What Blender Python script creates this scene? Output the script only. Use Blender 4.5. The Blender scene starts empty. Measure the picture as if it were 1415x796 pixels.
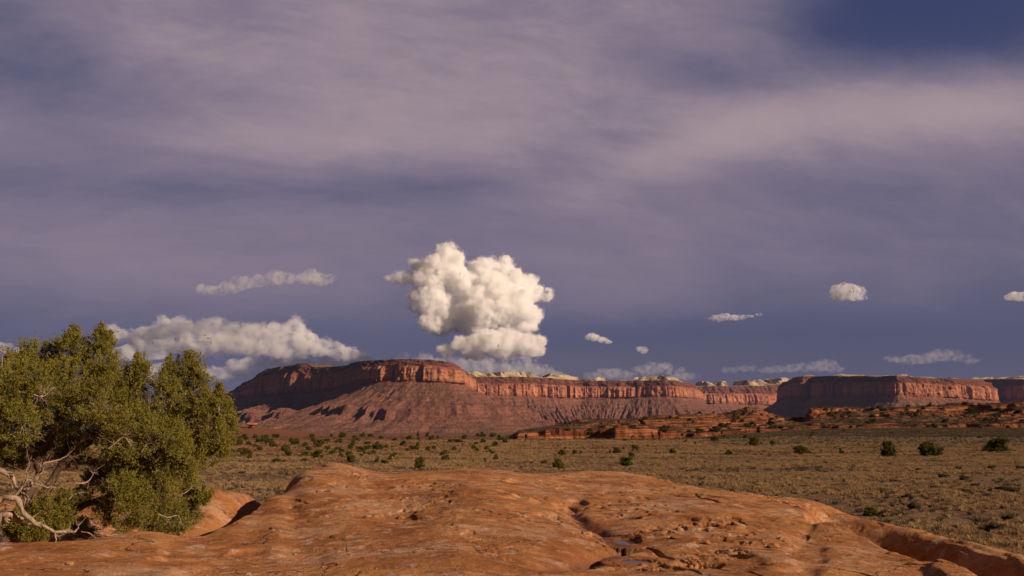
import bpy, bmesh, math, random
import numpy as np
from mathutils import Vector, Matrix
R = math.radians
random.seed(7); RS = np.random.RandomState(11)
scene = bpy.context.scene
COL = scene.collection

# ------------------------------------------------------------------ camera
CAMZ = 5.0; F = 1376.0; PITCH = math.atan((580 - 398) / F)
cam_d = bpy.data.cameras.new('camera'); cam = bpy.data.objects.new('camera', cam_d); COL.objects.link(cam)
cam_d.sensor_width = 36; cam_d.lens = 35.0; cam_d.clip_start = 0.1; cam_d.clip_end = 60000
cam.location = (0, 0, CAMZ); cam.rotation_euler = (R(90) + PITCH, 0, 0)
scene.camera = cam

# ------------------------------------------------------------------ view / engine
scene.view_settings.view_transform = 'Standard'; scene.view_settings.look = 'None'
scene.view_settings.exposure = 0.18; scene.view_settings.gamma = 1
cy = scene.cycles
cy.max_bounces = 24; cy.volume_bounces = 22; cy.diffuse_bounces = 3; cy.glossy_bounces = 2
cy.transmission_bounces = 4; cy.transparent_max_bounces = 8
cy.use_denoising = True; cy.sample_clamp_indirect = 4

def sun_dir(az, el): return Vector((math.sin(az) * math.cos(el), math.cos(az) * math.cos(el), math.sin(el)))
SUN_AZ = R(119); SUN_EL = R(24)           # azimuth clockwise from the view direction (+Y): right and a little behind
sd = sun_dir(SUN_AZ, SUN_EL)
sl = bpy.data.lights.new('sun', 'SUN'); sl.energy = 5.0; sl.angle = R(0.5); sl.color = (1.0, 0.77, 0.57)
so = bpy.data.objects.new('sun', sl); COL.objects.link(so)
so.rotation_euler = sd.to_track_quat('Z', 'Y').to_euler()

def vdir(px, py):
    u = (px - 707.5) / F; v = (398 - py) / F
    return u, math.cos(PITCH) - v * math.sin(PITCH), math.sin(PITCH) + v * math.cos(PITCH)
def azi(px, py=600):
    x, y, z = vdir(px, py); return math.atan2(x, y)
def slope(px, py):
    x, y, z = vdir(px, py); return z / math.hypot(x, y)
def P(px, py, r):                          # point at horizontal range r seen at a photo pixel
    a = azi(px, py); return Vector((r * math.sin(a), r * math.cos(a), CAMZ + r * slope(px, py)))
def ZP(px, py, r): return CAMZ + r * slope(px, py)

# ------------------------------------------------------------------ node helper
class NT:
    def __init__(s, nt): s.nt = nt; nt.nodes.clear()
    def n(s, t, **kw):
        nd = s.nt.nodes.new(t)
        for k, v in kw.items(): setattr(nd, k, v)
        return nd
    def link(s, a, b): s.nt.links.new(a, b)
    def put(s, sock, v):
        if isinstance(v, bpy.types.NodeSocket): s.link(v, sock)
        elif v is not None:
            if isinstance(v, (tuple, list)) and len(v) == 3 and sock.type == 'RGBA': v = (*v, 1)
            sock.default_value = v
    def m(s, op, a, b=None, c=None, clamp=False):
        nd = s.n('ShaderNodeMath', operation=op, use_clamp=clamp)
        s.put(nd.inputs[0], a); s.put(nd.inputs[1], b)
        if c is not None: s.put(nd.inputs[2], c)
        return nd.outputs[0]
    def mix(s, f, a, b, mode='MIX'):
        nd = s.n('ShaderNodeMix', data_type='RGBA', blend_type=mode)
        s.put(nd.inputs[0], f); s.put(nd.inputs[6], a); s.put(nd.inputs[7], b); return nd.outputs[2]
    def ramp(s, f, stops, interp='LINEAR'):
        nd = s.n('ShaderNodeValToRGB'); cr = nd.color_ramp; cr.interpolation = interp
        while len(cr.elements) < len(stops): cr.elements.new(0.5)
        for e, (p, c) in zip(cr.elements, stops):
            e.position = p; e.color = (*c, 1) if isinstance(c, (tuple, list)) else (c, c, c, 1)
        s.put(nd.inputs[0], f); return nd.outputs[0]
    def noise(s, vec, scale, detail=4, rough=0.55, dist=0.0):
        nd = s.n('ShaderNodeTexNoise'); s.put(nd.inputs['Vector'], vec)
        nd.inputs['Scale'].default_value = scale; nd.inputs['Detail'].default_value = detail
        nd.inputs['Roughness'].default_value = rough; nd.inputs['Distortion'].default_value = dist
        return nd.outputs[0]
    def vec(s, v, scale=(1, 1, 1), rot=(0, 0, 0), loc=(0, 0, 0)):
        nd = s.n('ShaderNodeMapping'); s.put(nd.inputs[0], v)
        nd.inputs[1].default_value = loc; nd.inputs[2].default_value = rot; nd.inputs[3].default_value = scale
        return nd.outputs[0]
    def sstep(s, v, a, b):
        nd = s.n('ShaderNodeMapRange', interpolation_type='SMOOTHSTEP'); s.put(nd.inputs[0], v)
        nd.inputs[1].default_value = a; nd.inputs[2].default_value = b; return nd.outputs[0]
    def attr(s, name): return s.n('ShaderNodeAttribute', attribute_name=name)
    def bump(s, h, strength, dist):
        nd = s.n('ShaderNodeBump'); nd.inputs['Strength'].default_value = strength; nd.inputs['Distance'].default_value = dist
        s.put(nd.inputs['Height'], h); return nd.outputs[0]

# ------------------------------------------------------------------ world: real sky with a high veil of cloud
world = bpy.data.worlds.new('World'); scene.world = world; world.use_nodes = True
w = NT(world.node_tree)
sky = w.n('ShaderNodeTexSky', sky_type='NISHITA'); sky.sun_disc = False
sky.sun_elevation = SUN_EL; sky.sun_rotation = SUN_AZ; sky.air_density = 1.2; sky.dust_density = 0.6; sky.ozone_density = 2.5
tc = w.n('ShaderNodeTexCoord'); D = tc.outputs['Generated']
sx = w.n('ShaderNodeSeparateXYZ'); w.link(D, sx.inputs[0]); X, Y, Z = sx.outputs
AZ = w.m('ARCTAN2', X, Y); EL = w.m('ARCSINE', Z)
def gau(px, py, wx, wy, tilt=0.0):        # soft patch of the veil around a sky direction; widths in degrees
    a0 = azi(px, py); e0 = math.atan(slope(px, py))
    da = w.m('SUBTRACT', AZ, a0); de = w.m('SUBTRACT', EL, e0)
    de = w.m('SUBTRACT', de, w.m('MULTIPLY', da, tilt))
    q = w.m('ADD', w.m('POWER', w.m('ABSOLUTE', w.m('DIVIDE', da, R(wx))), 2), w.m('POWER', w.m('ABSOLUTE', w.m('DIVIDE', de, R(wy))), 2))
    return w.m('EXPONENT', w.m('MULTIPLY', q, -1))
zz = w.m('MAXIMUM', w.m('ADD', Z, 0.30), 0.05)
cv = w.n('ShaderNodeCombineXYZ'); w.link(w.m('DIVIDE', X, zz), cv.inputs[0]); w.link(w.m('DIVIDE', Y, zz), cv.inputs[1]); cv.inputs[2].default_value = 3.1
pl = w.vec(cv.outputs[0], (1, 1, 1), (0, 0, R(-14)))
n1 = w.noise(w.vec(pl, (1.0, 1.9, 1)), 1.5, 8, 0.55, 0.5)
n2 = w.noise(w.vec(pl, (1.1, 2.0, 1), loc=(3, 5, 0)), 5.0, 9, 0.62, 0.7)
n3 = w.noise(w.vec(pl, (1.4, 2.6, 1), loc=(13, 2, 0)), 17.0, 8, 0.62, 0.4)
cov = w.m('ADD', w.m('MULTIPLY', w.m('SUBTRACT', n1, 0.5), 0.95), w.m('MULTIPLY', w.m('SUBTRACT', n2, 0.5), 0.44))
cov = w.m('ADD', cov, w.m('MULTIPLY', w.m('SUBTRACT', n3, 0.5), 0.16))
cov = w.m('MULTIPLY', cov, w.ramp(w.m('DIVIDE', EL, R(40)), [(0.0, 0.30), (0.18, 0.38), (0.42, 0.8), (0.6, 1.0)]))
cov = w.m('ADD', cov, w.ramp(w.m('DIVIDE', EL, R(40)), [(0.0, 0.12), (0.07, 0.17), (0.12, 0.30), (0.22, 0.52), (0.45, 0.66), (0.7, 0.74), (1.0, 0.68)]))
for (px, py, wx, wy, t, a) in [
        (1330, 8, 9, 3.2, -0.06, -0.95), (1170, 10, 5, 2.0, 0, -0.25), (1330, 150, 13, 2.2, -0.02, .38), (980, 200, 8, 1.8, 0.25, .30), (950, 90, 6, 1.3, -0.2, -0.22),
        (20, 20, 4, 1.2, 0, -0.30), (140, 262, 11, 0.9, 0.05, -0.16), (160, 150, 8, 2.2, 0, -0.22), (60, 90, 6, 2.0, 0, -0.15), (620, 80, 12, 4, 0, 0.12), (300, 190, 9, 1.4, 0, 0.12),
        (600, 255, 7, 0.9, 0.05, -0.18), (1180, 470, 14, 1.6, 0, -0.2), (800, 500, 8, 1.6, 0, -0.2), (300, 380, 12, 2.2, 0, 0.14), (900, 330, 10, 2.0, 0, 0.12), (500, 150, 14, 3, 0.1, 0.12), (860, 420, 5, 1.4, 0, 0.12), (60, 400, 12, 3, 0, 0.03), (1250, 330, 10, 3.5, 0, -0.1)]:
    cov = w.m('ADD', cov, w.m('MULTIPLY', gau(px, py, wx, wy, t), a))
covc = w.sstep(cov, -0.15, 1.15)
veil = w.ramp(covc, [(0.0, (0.046, 0.056, 0.130)), (0.35, (0.108, 0.102, 0.170)), (0.72, (0.214, 0.172, 0.228)), (1.0, (0.36, 0.275, 0.295))])
skc = w.mix(1.0, sky.outputs[0], (0.029, 0.022, 0.035), 'MULTIPLY')
opac = w.sstep(cov, -0.45, 0.35)
fin = w.mix(w.m('MULTIPLY', opac, 0.93), skc, veil)
side = w.m('ADD', w.m('MULTIPLY', w.sstep(Y, 0.0, 0.78), 0.78), 0.22)      # sky dimmed outside the view, behind the camera and overhead, to weaken ambient fill
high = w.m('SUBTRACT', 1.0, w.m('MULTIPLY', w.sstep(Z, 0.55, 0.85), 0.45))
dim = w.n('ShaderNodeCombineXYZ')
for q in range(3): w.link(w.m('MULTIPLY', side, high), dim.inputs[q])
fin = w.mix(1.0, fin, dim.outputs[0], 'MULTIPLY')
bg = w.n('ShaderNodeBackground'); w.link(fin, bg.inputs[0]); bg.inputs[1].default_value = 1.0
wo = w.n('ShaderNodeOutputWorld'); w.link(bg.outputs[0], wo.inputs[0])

# ------------------------------------------------------------------ numpy noise
def _h(ix, iy, s):
    n = (ix.astype(np.int64) * 374761393 + iy.astype(np.int64) * 668265263 + s * 1274126177) & 0x7fffffff
    n = ((n ^ (n >> 13)) * 1274126177) & 0x7fffffff
    n = ((n ^ (n >> 15)) * 2246822519) & 0x7fffffff
    return ((n ^ (n >> 16)) & 0xffff) / 65535.0
def vn(x, y, s=0):
    x, y = np.broadcast_arrays(np.asarray(x, float), np.asarray(y, float))
    ix = np.floor(x); iy = np.floor(y); fx = x - ix; fy = y - iy
    fx = fx * fx * fx * (fx * (fx * 6 - 15) + 10); fy = fy * fy * fy * (fy * (fy * 6 - 15) + 10)
    a = _h(ix, iy, s); b = _h(ix + 1, iy, s); c = _h(ix, iy + 1, s); d = _h(ix + 1, iy + 1, s)
    return (a * (1 - fx) + b * fx) * (1 - fy) + (c * (1 - fx) + d * fx) * fy
def fbm(x, y, o=5, s=0, g=0.5):            # about -1..1
    t = 0; a = 1.0; tot = 0; c, sn = math.cos(0.6), math.sin(0.6)
    x = np.asarray(x, float); y = np.asarray(y, float)
    for i in range(o):
        t = t + a * (vn(x, y, s + i * 17) * 2 - 1); tot += a; a *= g
        x, y = (x * c - y * sn) * 2.03 + 7.1, (x * sn + y * c) * 2.03 + 3.7
    return t / tot * 1.5
def ridged(x, y, o=4, s=0): 
    t = 0; a = 1.0; tot = 0
    for i in range(o):
        t = t + a * (1 - np.abs(vn(x, y, s + i * 13) * 2 - 1)); tot += a; a *= 0.5; x = x * 2.07 + 5.3; y = y * 2.07 + 1.9
    return t / tot
def ss(x, a, b):
    t = np.clip((x - a) / (b - a), 0, 1); return t * t * (3 - 2 * t)

# ------------------------------------------------------------------ object helpers
def tag(o, label=None, cat=None, group=None, kind=None):
    if label: o['label'] = label
    if cat: o['category'] = cat
    if group: o['group'] = group
    if kind: o['kind'] = kind
    return o
def link(name, me, mat=None, parent=None):
    o = bpy.data.objects.new(name, me); COL.objects.link(o)
    if mat and not me.materials: me.materials.append(mat)
    if parent: o.parent = parent
    return o
def mesh_np(name, V, Q, smooth=True, attrs=None, mat=None, parent=None, hard=None):
    V = np.asarray(V, np.float32); Q = np.asarray(Q, np.int32); k = Q.shape[1]
    me = bpy.data.meshes.new(name)
    me.vertices.add(len(V)); me.vertices.foreach_set('co', V.ravel())
    me.loops.add(Q.size); me.loops.foreach_set('vertex_index', Q.ravel())
    me.polygons.add(len(Q)); me.polygons.foreach_set('loop_start', np.arange(0, Q.size, k, dtype=np.int32))
    me.polygons.foreach_set('use_smooth', np.full(len(Q), smooth, bool))
    for an, av in (attrs or {}).items():
        at = me.attributes.new(an, 'FLOAT', 'POINT'); at.data.foreach_set('value', np.asarray(av, np.float32).ravel())
    me.update(calc_edges=True); me.validate()
    return link(name, me, mat, parent)
def grid_quads(nr, nc, wrap=False):
    i = np.arange(nr - 1)[:, None]; j = np.arange(nc if wrap else nc - 1)[None, :]
    a = i * nc + j; b = i * nc + (j + 1) % nc
    return np.stack([a, b, b + nc, a + nc], -1).reshape(-1, 4)
def empty(name, loc=(0, 0, 0), rz=0, s=1):
    o = bpy.data.objects.new(name, None); COL.objects.link(o); o.location = loc; o.rotation_euler = (0, 0, rz); o.scale = (s, s, s); o.empty_display_size = 0.2
    return o

def mat(name, rough=0.9, spec=0.25):
    m = bpy.data.materials.new(name); m.use_nodes = True; t = NT(m.node_tree)
    b = t.n('ShaderNodeBsdfPrincipled'); o = t.n('ShaderNodeOutputMaterial'); t.link(b.outputs[0], o.inputs[0])
    b.inputs['Roughness'].default_value = rough; b.inputs['Specular IOR Level'].default_value = spec
    g = t.n('ShaderNodeNewGeometry'); t.pos = g.outputs['Position']; t.geo = g
    t.b = b; t.o = o
    return m, t

# ------------------------------------------------------------------ materials
def rock_material():
    m, t = mat('slickrock', 0.95, 0.10)
    p = t.pos
    a = t.noise(p, 0.55, 7, 0.65, 0.8); b = t.noise(t.vec(p, loc=(9, 2, 1)), 1.6, 8, 0.62, 0.4); c = t.noise(p, 9, 8, 0.65)
    base = t.ramp(a, [(0.40, (0.27, 0.103, 0.036)), (0.5, (0.375, 0.154, 0.053)), (0.60, (0.46, 0.210, 0.078))])
    base = t.mix(t.m('MULTIPLY', t.sstep(b, 0.50, 0.62), 0.45), base, (0.29, 0.100, 0.036))
    pale = t.noise(t.vec(p, (1, 1.5, 1), loc=(4, 8, 3)), 1.1, 9, 0.68, 0.8)
    base = t.mix(t.m('MULTIPLY', t.sstep(pale, 0.50, 0.62), 0.6), base, (0.52, 0.29, 0.145))
    big = t.noise(t.vec(p, (0.8, 1, 1), loc=(21, 5, 2)), 0.75, 10, 0.72, 0.5)
    base = t.mix(t.m('MULTIPLY', t.sstep(big, 0.52, 0.59), 0.5), base, (0.50, 0.31, 0.20))
    grey = t.noise(t.vec(p, (1, 1, 1), loc=(14, 3, 7)), 3.6, 9, 0.72, 0.6)
    base = t.mix(t.m('MULTIPLY', t.sstep(grey, 0.56, 0.63), 0.7), base, (0.50, 0.38, 0.31))
    dk = t.noise(t.vec(p, loc=(1, 33, 7)), 5, 8, 0.7)
    base = t.mix(t.m('MULTIPLY', t.sstep(dk, 0.565, 0.66), 0.6), base, (0.12, 0.055, 0.035))
    lines = t.noise(t.vec(p, (0.9, 6, 10), (0, 0, R(68))), 1.5, 6, 0.6, 0.5)
    base = t.mix(t.m('MULTIPLY', t.sstep(lines, 0.50, 0.64), 0.28), base, (0.22, 0.075, 0.03))
    vo = t.n('ShaderNodeTexVoronoi', feature='DISTANCE_TO_EDGE'); vo.inputs['Scale'].default_value = 0.75
    wp = t.n('ShaderNodeVectorMath', operation='ADD'); ns = t.n('ShaderNodeTexNoise'); t.link(p, ns.inputs['Vector']); ns.inputs['Scale'].default_value = 2.2; ns.inputs['Detail'].default_value = 6
    vs = t.n('ShaderNodeVectorMath', operation='SCALE'); t.link(ns.outputs['Color'], vs.inputs[0]); vs.inputs['Scale'].default_value = 0.9
    t.link(p, wp.inputs[0]); t.link(vs.outputs[0], wp.inputs[1]); t.link(t.vec(wp.outputs[0], (1, .6, .6), (0, 0, R(20))), vo.inputs['Vector'])
    ck = t.m('MULTIPLY', t.m('SUBTRACT', 1.0, t.sstep(vo.outputs['Distance'], 0.002, 0.014)), t.sstep(t.noise(t.vec(p, loc=(5, 5, 5)), 0.8, 3, 0.5), 0.50, 0.60))
    base = t.mix(t.m('MULTIPLY', ck, 0.75), base, (0.10, 0.035, 0.015))
    fl = t.noise(t.vec(p, (1, 1, 1), loc=(2, 2, 9)), 22, 4, 0.6)
    base = t.mix(t.m('MULTIPLY', t.sstep(fl, 0.64, 0.70), 0.7), base, (0.09, 0.045, 0.03))
    base = t.mix(t.m('MULTIPLY', t.m('SUBTRACT', 1.0, t.sstep(fl, 0.30, 0.36)), 0.55), base, (0.55, 0.40, 0.28))
    wet = t.attr('wet').outputs['Fac']
    base = t.mix(t.m('MULTIPLY', wet, 0.7), base, (0.11, 0.04, 0.022))
    sp = t.noise(p, 60, 3, 0.6)
    base = t.mix(t.ramp(sp, [(0.3, 0.0), (0.7, 0.5)]), base, (0.20, 0.075, 0.03), 'MIX') if False else t.mix(0.35, base, t.mix(1.0, base, t.ramp(sp, [(0.3, 0.45), (0.7, 1.3)]), 'MULTIPLY'))
    t.link(base, t.b.inputs['Base Color'])
    h = t.m('ADD', t.m('ADD', t.m('MULTIPLY', b, 0.5), t.m('MULTIPLY', c, 0.30)), t.m('ADD', t.m('MULTIPLY', sp, 0.10), t.m('SUBTRACT', t.m('MULTIPLY', grey, 0.3), t.m('MULTIPLY', ck, 0.35))))
    t.link(t.bump(h, 0.85, 0.12), t.b.inputs['Normal'])
    t.link(t.m('SUBTRACT', 0.97, t.m('MULTIPLY', wet, 0.35)), t.b.inputs['Roughness'])
    return m
M_ROCK = rock_material()

def cliff_material():
    m, t = mat('red_cliff', 0.95, 0.1)
    p = t.pos
    s = t.m('DIVIDE', t.attr('strat').outputs['Fac'], 4.0)
    wob = t.noise(p, 0.006, 5, 0.6)
    s2 = t.m('ADD', s, t.m('MULTIPLY', t.m('SUBTRACT', wob, 0.5), 0.06))
    base = t.ramp(s2, [(0.0, (0.245, 0.115, 0.072)), (0.12, (0.225, 0.090, 0.062)), (0.23, (0.24, 0.108, 0.070)), (0.26, (0.33, 0.110, 0.055)),
                       (0.33, (0.50, 0.225, 0.120)), (0.47, (0.40, 0.150, 0.080)), (0.53, (0.17, 0.060, 0.044)), (0.72, (0.20, 0.073, 0.048)), (0.78, (0.19, 0.11, 0.065)), (1.0, (0.18, 0.13, 0.075))])
    streak = t.noise(t.vec(p, (1, 1, 0.12)), 0.035, 6, 0.65)
    incl = t.m('MULTIPLY', t.sstep(s, 0.24, 0.28), t.m('SUBTRACT', 1.0, t.sstep(s, 0.50, 0.56)))
    base = t.mix(t.m('MULTIPLY', incl, t.m('MULTIPLY', t.sstep(streak, 0.48, 0.66), 0.75)), base, (0.17, 0.062, 0.050))
    base = t.mix(t.m('MULTIPLY', incl, t.m('MULTIPLY', t.m('SUBTRACT', 1.0, t.sstep(streak, 0.30, 0.42)), 0.7)), base, (0.62, 0.33, 0.17))
    band = t.noise(t.vec(p, (0.1, 0.1, 1.7)), 0.055, 5, 0.7)
    base = t.mix(0.75, base, t.mix(1.0, base, t.ramp(band, [(0.3, 0.60), (0.5, 1.0), (0.7, 1.45)]), 'MULTIPLY'))
    sp = t.noise(p, 0.075, 4, 0.75)
    scrub = t.m('MULTIPLY', t.sstep(sp, 0.49, 0.58), t.m('SUBTRACT', 1.0, incl))
    base = t.mix(t.m('MULTIPLY', scrub, 0.6), base, (0.075, 0.060, 0.040))
    pale = t.attr('pale').outputs['Fac']
    pn = t.noise(p, 0.012, 6, 0.65)
    base = t.mix(t.m('MULTIPLY', pale, t.sstep(pn, 0.40, 0.52)), base, (0.60, 0.46, 0.30))
    t.link(base, t.b.inputs['Base Color'])
    t.link(t.bump(t.m('ADD', streak, t.m('MULTIPLY', sp, 0.9)), 0.9, 16), t.b.inputs['Normal'])
    return m
M_CLIFF = cliff_material()

def ledge_material():
    m, t = mat('ledge_rock', 0.95, 0.15)
    p = t.pos
    up = t.n('ShaderNodeSeparateXYZ'); t.link(t.geo.outputs['True Normal'], up.inputs[0]); nz = up.outputs[2]
    band = t.noise(t.vec(p, (0.05, 0.05, 1.4)), 1.0, 5, 0.7)
    rk = t.ramp(band, [(0.32, (0.07, 0.024, 0.014)), (0.5, (0.19, 0.064, 0.030)), (0.64, (0.40, 0.155, 0.068))])
    sp = t.noise(p, 0.55, 4, 0.75); lg = t.noise(p, 0.06, 4, 0.6)
    soil = t.ramp(lg, [(0.40, (0.14, 0.058, 0.032)), (0.6, (0.105, 0.066, 0.040))])
    soil = t.mix(t.m('MULTIPLY', t.sstep(sp, 0.44, 0.54), 0.85), soil, (0.050, 0.046, 0.028))
    flat = t.sstep(nz, 0.80, 0.94)
    base = t.mix(t.m('MULTIPLY', flat, 0.85), rk, soil)
    t.link(base, t.b.inputs['Base Color'])
    t.link(t.bump(t.m('ADD', sp, band), 0.8, 0.9), t.b.inputs['Normal'])
    return m
M_LEDGE = ledge_material()

def ground_material():
    m, t = mat('desert_soil', 0.97, 0.1)
    p = t.pos
    red = t.attr('red').outputs['Fac']; gry = t.attr('grey').outputs['Fac']
    big = t.noise(t.vec(p, (1, 0.45, 1)), 0.030, 6, 0.6, 0.5); mid = t.noise(p, 0.25, 5, 0.65); sm = t.noise(p, 1.6, 5, 0.7)
    base = t.ramp(mid, [(0.38, (0.135, 0.072, 0.040)), (0.5, (0.18, 0.105, 0.057)), (0.62, (0.225, 0.140, 0.075))])
    base = t.mix(t.m('MULTIPLY', gry, 0.8), base, (0.145, 0.115, 0.075))
    base = t.mix(t.m('MULTIPLY', t.sstep(t.m('ADD', big, t.m('MULTIPLY', red, 0.36)), 0.54, 0.63), 0.85), base, (0.24, 0.080, 0.040))
    base = t.mix(t.m('MULTIPLY', t.sstep(sm, 0.48, 0.58), 0.65), base, (0.070, 0.052, 0.033))
    far = t.noise(t.vec(p, (1, 0.3, 1)), 0.011, 7, 0.7)
    base = t.mix(t.m('MULTIPLY', t.attr('far').outputs['Fac'], t.sstep(far, 0.50, 0.60)), base, (0.10, 0.085, 0.052))
    wht = t.noise(t.vec(p, (1, 0.15, 1), loc=(31, 3, 0)), 0.006, 5, 0.6)
    base = t.mix(t.m('MULTIPLY', t.attr('far').outputs['Fac'], t.sstep(wht, 0.655, 0.70)), base, (0.48, 0.35, 0.27))
    t.link(base, t.b.inputs['Base Color'])
    t.link(t.bump(t.m('ADD', mid, sm), 0.7, 0.12), t.b.inputs['Normal'])
    return m
M_GROUND = ground_material()

def leaf_material(name, c0, c1, c2, scale=6.0):
    m, t = mat(name, 0.75, 0.15)
    oi = t.n('ShaderNodeObjectInfo')
    f = t.noise(t.pos, scale, 4, 0.7)
    f = t.m('ADD', f, t.m('MULTIPLY', t.m('SUBTRACT', oi.outputs['Random'], 0.5), 0.22))
    leaf = t.attr('tone').outputs['Fac']
    f = t.m('ADD', t.m('MULTIPLY', f, 0.6), t.m('MULTIPLY', leaf, 0.4))
    col = t.ramp(f, [(0.25, c0), (0.5, c1), (0.75, c2)])
    t.link(col, t.b.inputs['Base Color'])
    tr = t.n('ShaderNodeBsdfTranslucent'); t.link(col, tr.inputs[0])
    mx = t.n('ShaderNodeMixShader'); mx.inputs[0].default_value = 0.22
    t.link(t.b.outputs[0], mx.inputs[1]); t.link(tr.outputs[0], mx.inputs[2]); t.link(mx.outputs[0], t.o.inputs[0])
    return m
M_LEAF = leaf_material('juniper_foliage', (0.115, 0.100, 0.016), (0.195, 0.168, 0.027), (0.285, 0.240, 0.042), 3.0)
M_BUSH = leaf_material('bush_foliage', (0.060, 0.062, 0.014), (0.110, 0.102, 0.020), (0.16, 0.14, 0.028), 1.2)
M_SAGE = leaf_material('sage_foliage', (0.085, 0.070, 0.045), (0.13, 0.105, 0.065), (0.18, 0.145, 0.085), 1.2)
M_GRASS = leaf_material('dry_grass', (0.22, 0.137, 0.068), (0.36, 0.230, 0.114), (0.52, 0.365, 0.19), 0.25)

def bark_material(name, dark, light):
    m, t = mat(name, 0.9, 0.15)
    f = t.noise(t.vec(t.pos, (14, 14, 3)), 2.0, 6, 0.7)
    col = t.ramp(f, [(0.35, dark), (0.62, light)])
    t.link(col, t.b.inputs['Base Color']); t.link(t.bump(f, 0.9, 0.02), t.b.inputs['Normal'])
    return m
M_BARK = bark_material('juniper_bark', (0.05, 0.030, 0.020), (0.14, 0.088, 0.058))
M_TWIG = bark_material('twig_bark', (0.13, 0.09, 0.06), (0.38, 0.28, 0.20))
M_DEAD = bark_material('weathered_wood', (0.19, 0.13, 0.09), (0.46, 0.335, 0.24))

def water_material():
    m, t = mat('pool_water', 0.03, 0.5)
    t.b.inputs['Base Color'].default_value = (0.060, 0.030, 0.022, 1)
    t.b.inputs['IOR'].default_value = 1.33
    t.b.inputs['Coat Weight'].default_value = 0.0
    t.b.inputs['Coat Roughness'].default_value = 0.02
    t.link(t.bump(t.noise(t.pos, 14, 3, 0.5), 0.02, 0.01), t.b.inputs['Normal'])
    return m
M_WATER = water_material()

cy.volume_step_rate = 0.12; cy.volume_max_steps = 256
def cloud_material(name, dens, s_=1.0, ragged=None, alb=(1.0, 0.992, 0.980)):
    m = bpy.data.materials.new(name); m.use_nodes = True; t = NT(m.node_tree)
    o = t.n('ShaderNodeOutputMaterial'); v = t.n('ShaderNodeVolumeScatter')
    v.inputs['Color'].default_value = (*alb, 1); v.inputs['Density'].default_value = dens; v.inputs['Anisotropy'].default_value = 0
    if ragged:                              # patchy vapour: denser cores, frayed edges
        sc, lo, hi = ragged
        g = t.n('ShaderNodeNewGeometry'); f = t.noise(t.vec(g.outputs['Position'], (1 / (s_ * sc),) * 3), 1.0, 5, 0.6, 0.3)
        t.link(t.m('MULTIPLY', t.sstep(f, lo, hi), dens), v.inputs['Density'])
    t.link(v.outputs[0], o.inputs['Volume'])
    return m

# ------------------------------------------------------------------ terrain
def az_np(x, y): return np.arctan2(x, y)
def ang2px(a): return 707.5 + F * np.tan(a) * (1 / math.cos(PITCH)) * (1 + 0.0 * a)
def rise(x, y):
    r = np.hypot(x, y); px = ang2px(np.clip(az_np(x, y), -1.3, 1.3))
    return ss(px, 880, 1160) * 4.2 * ss(r, 250, 450)
def ground_z(x, y):
    r = np.hypot(x, y)
    base = 5 - 0.01453 * r
    k = 4.0; z0 = -k * np.log(np.exp(-np.clip(0 / k, -50, 50)) + np.exp(-np.clip(base / k, -50, 50)) ) + 0.0  # smooth minimum of 0 and base
    z0 = z0 + k * math.log(1 + math.exp(-5 / k))
    und = fbm(x / 260, y / 260, 5, 3) * np.clip((r - 350) * 0.0016, 0, 6) + fbm(x / 30, y / 30, 3, 8) * 0.12
    mound = 7.5 * np.exp(-(((x + 255) / 75) ** 2 + ((y - 830) / 60) ** 2)) 
    return z0 + rise(x, y) + und + mound
# azimuth samples: dense in the picture, coarse behind
A0 = azi(-260); A1 = azi(1690)
def fullaz(nd, nc): return np.concatenate([np.linspace(A0, A1, nd), np.linspace(A1, A0 + 2 * math.pi, nc + 2)[1:-1]])
az_g = fullaz(700, 160); rr = np.concatenate([np.linspace(2, 30, 12), np.geomspace(34, 13500, 420)])
AA, RR = np.meshgrid(az_g, rr); GX = RR * np.sin(AA); GY = RR * np.cos(AA)
GZ = ground_z(GX, GY)
pxg = ang2px(np.clip(AA, -1.3, 1.3))
redf = np.exp(-((pxg - 430) / 230) ** 2) * ss(RR, 130, 220) * 0.95 + ss(RR, 500, 1500) * 0.45 + np.exp(-((pxg - 800) / 170) ** 2) * np.exp(-((RR - 215) / 55) ** 2) * 0.55 + np.exp(-((GX + 255) / 90) ** 2 - ((GY - 830) / 90) ** 2)
gryf = ss(pxg, 860, 1100) * ss(RR, 215, 290) + 0.35 * ss(fbm(GX / 40, GY / 40, 3, 5), 0, 0.5)
gq = grid_quads(len(rr), len(az_g), wrap=True)
g = mesh_np('ground', np.stack([GX, GY, GZ], -1).reshape(-1, 3), gq[:, ::-1], True, {'red': redf, 'grey': np.clip(gryf, 0, 1), 'far': ss(RR, 300, 600)}, M_GROUND)
tag(g, kind='structure')
me = g.data                                 # close the hole under the camera
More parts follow.
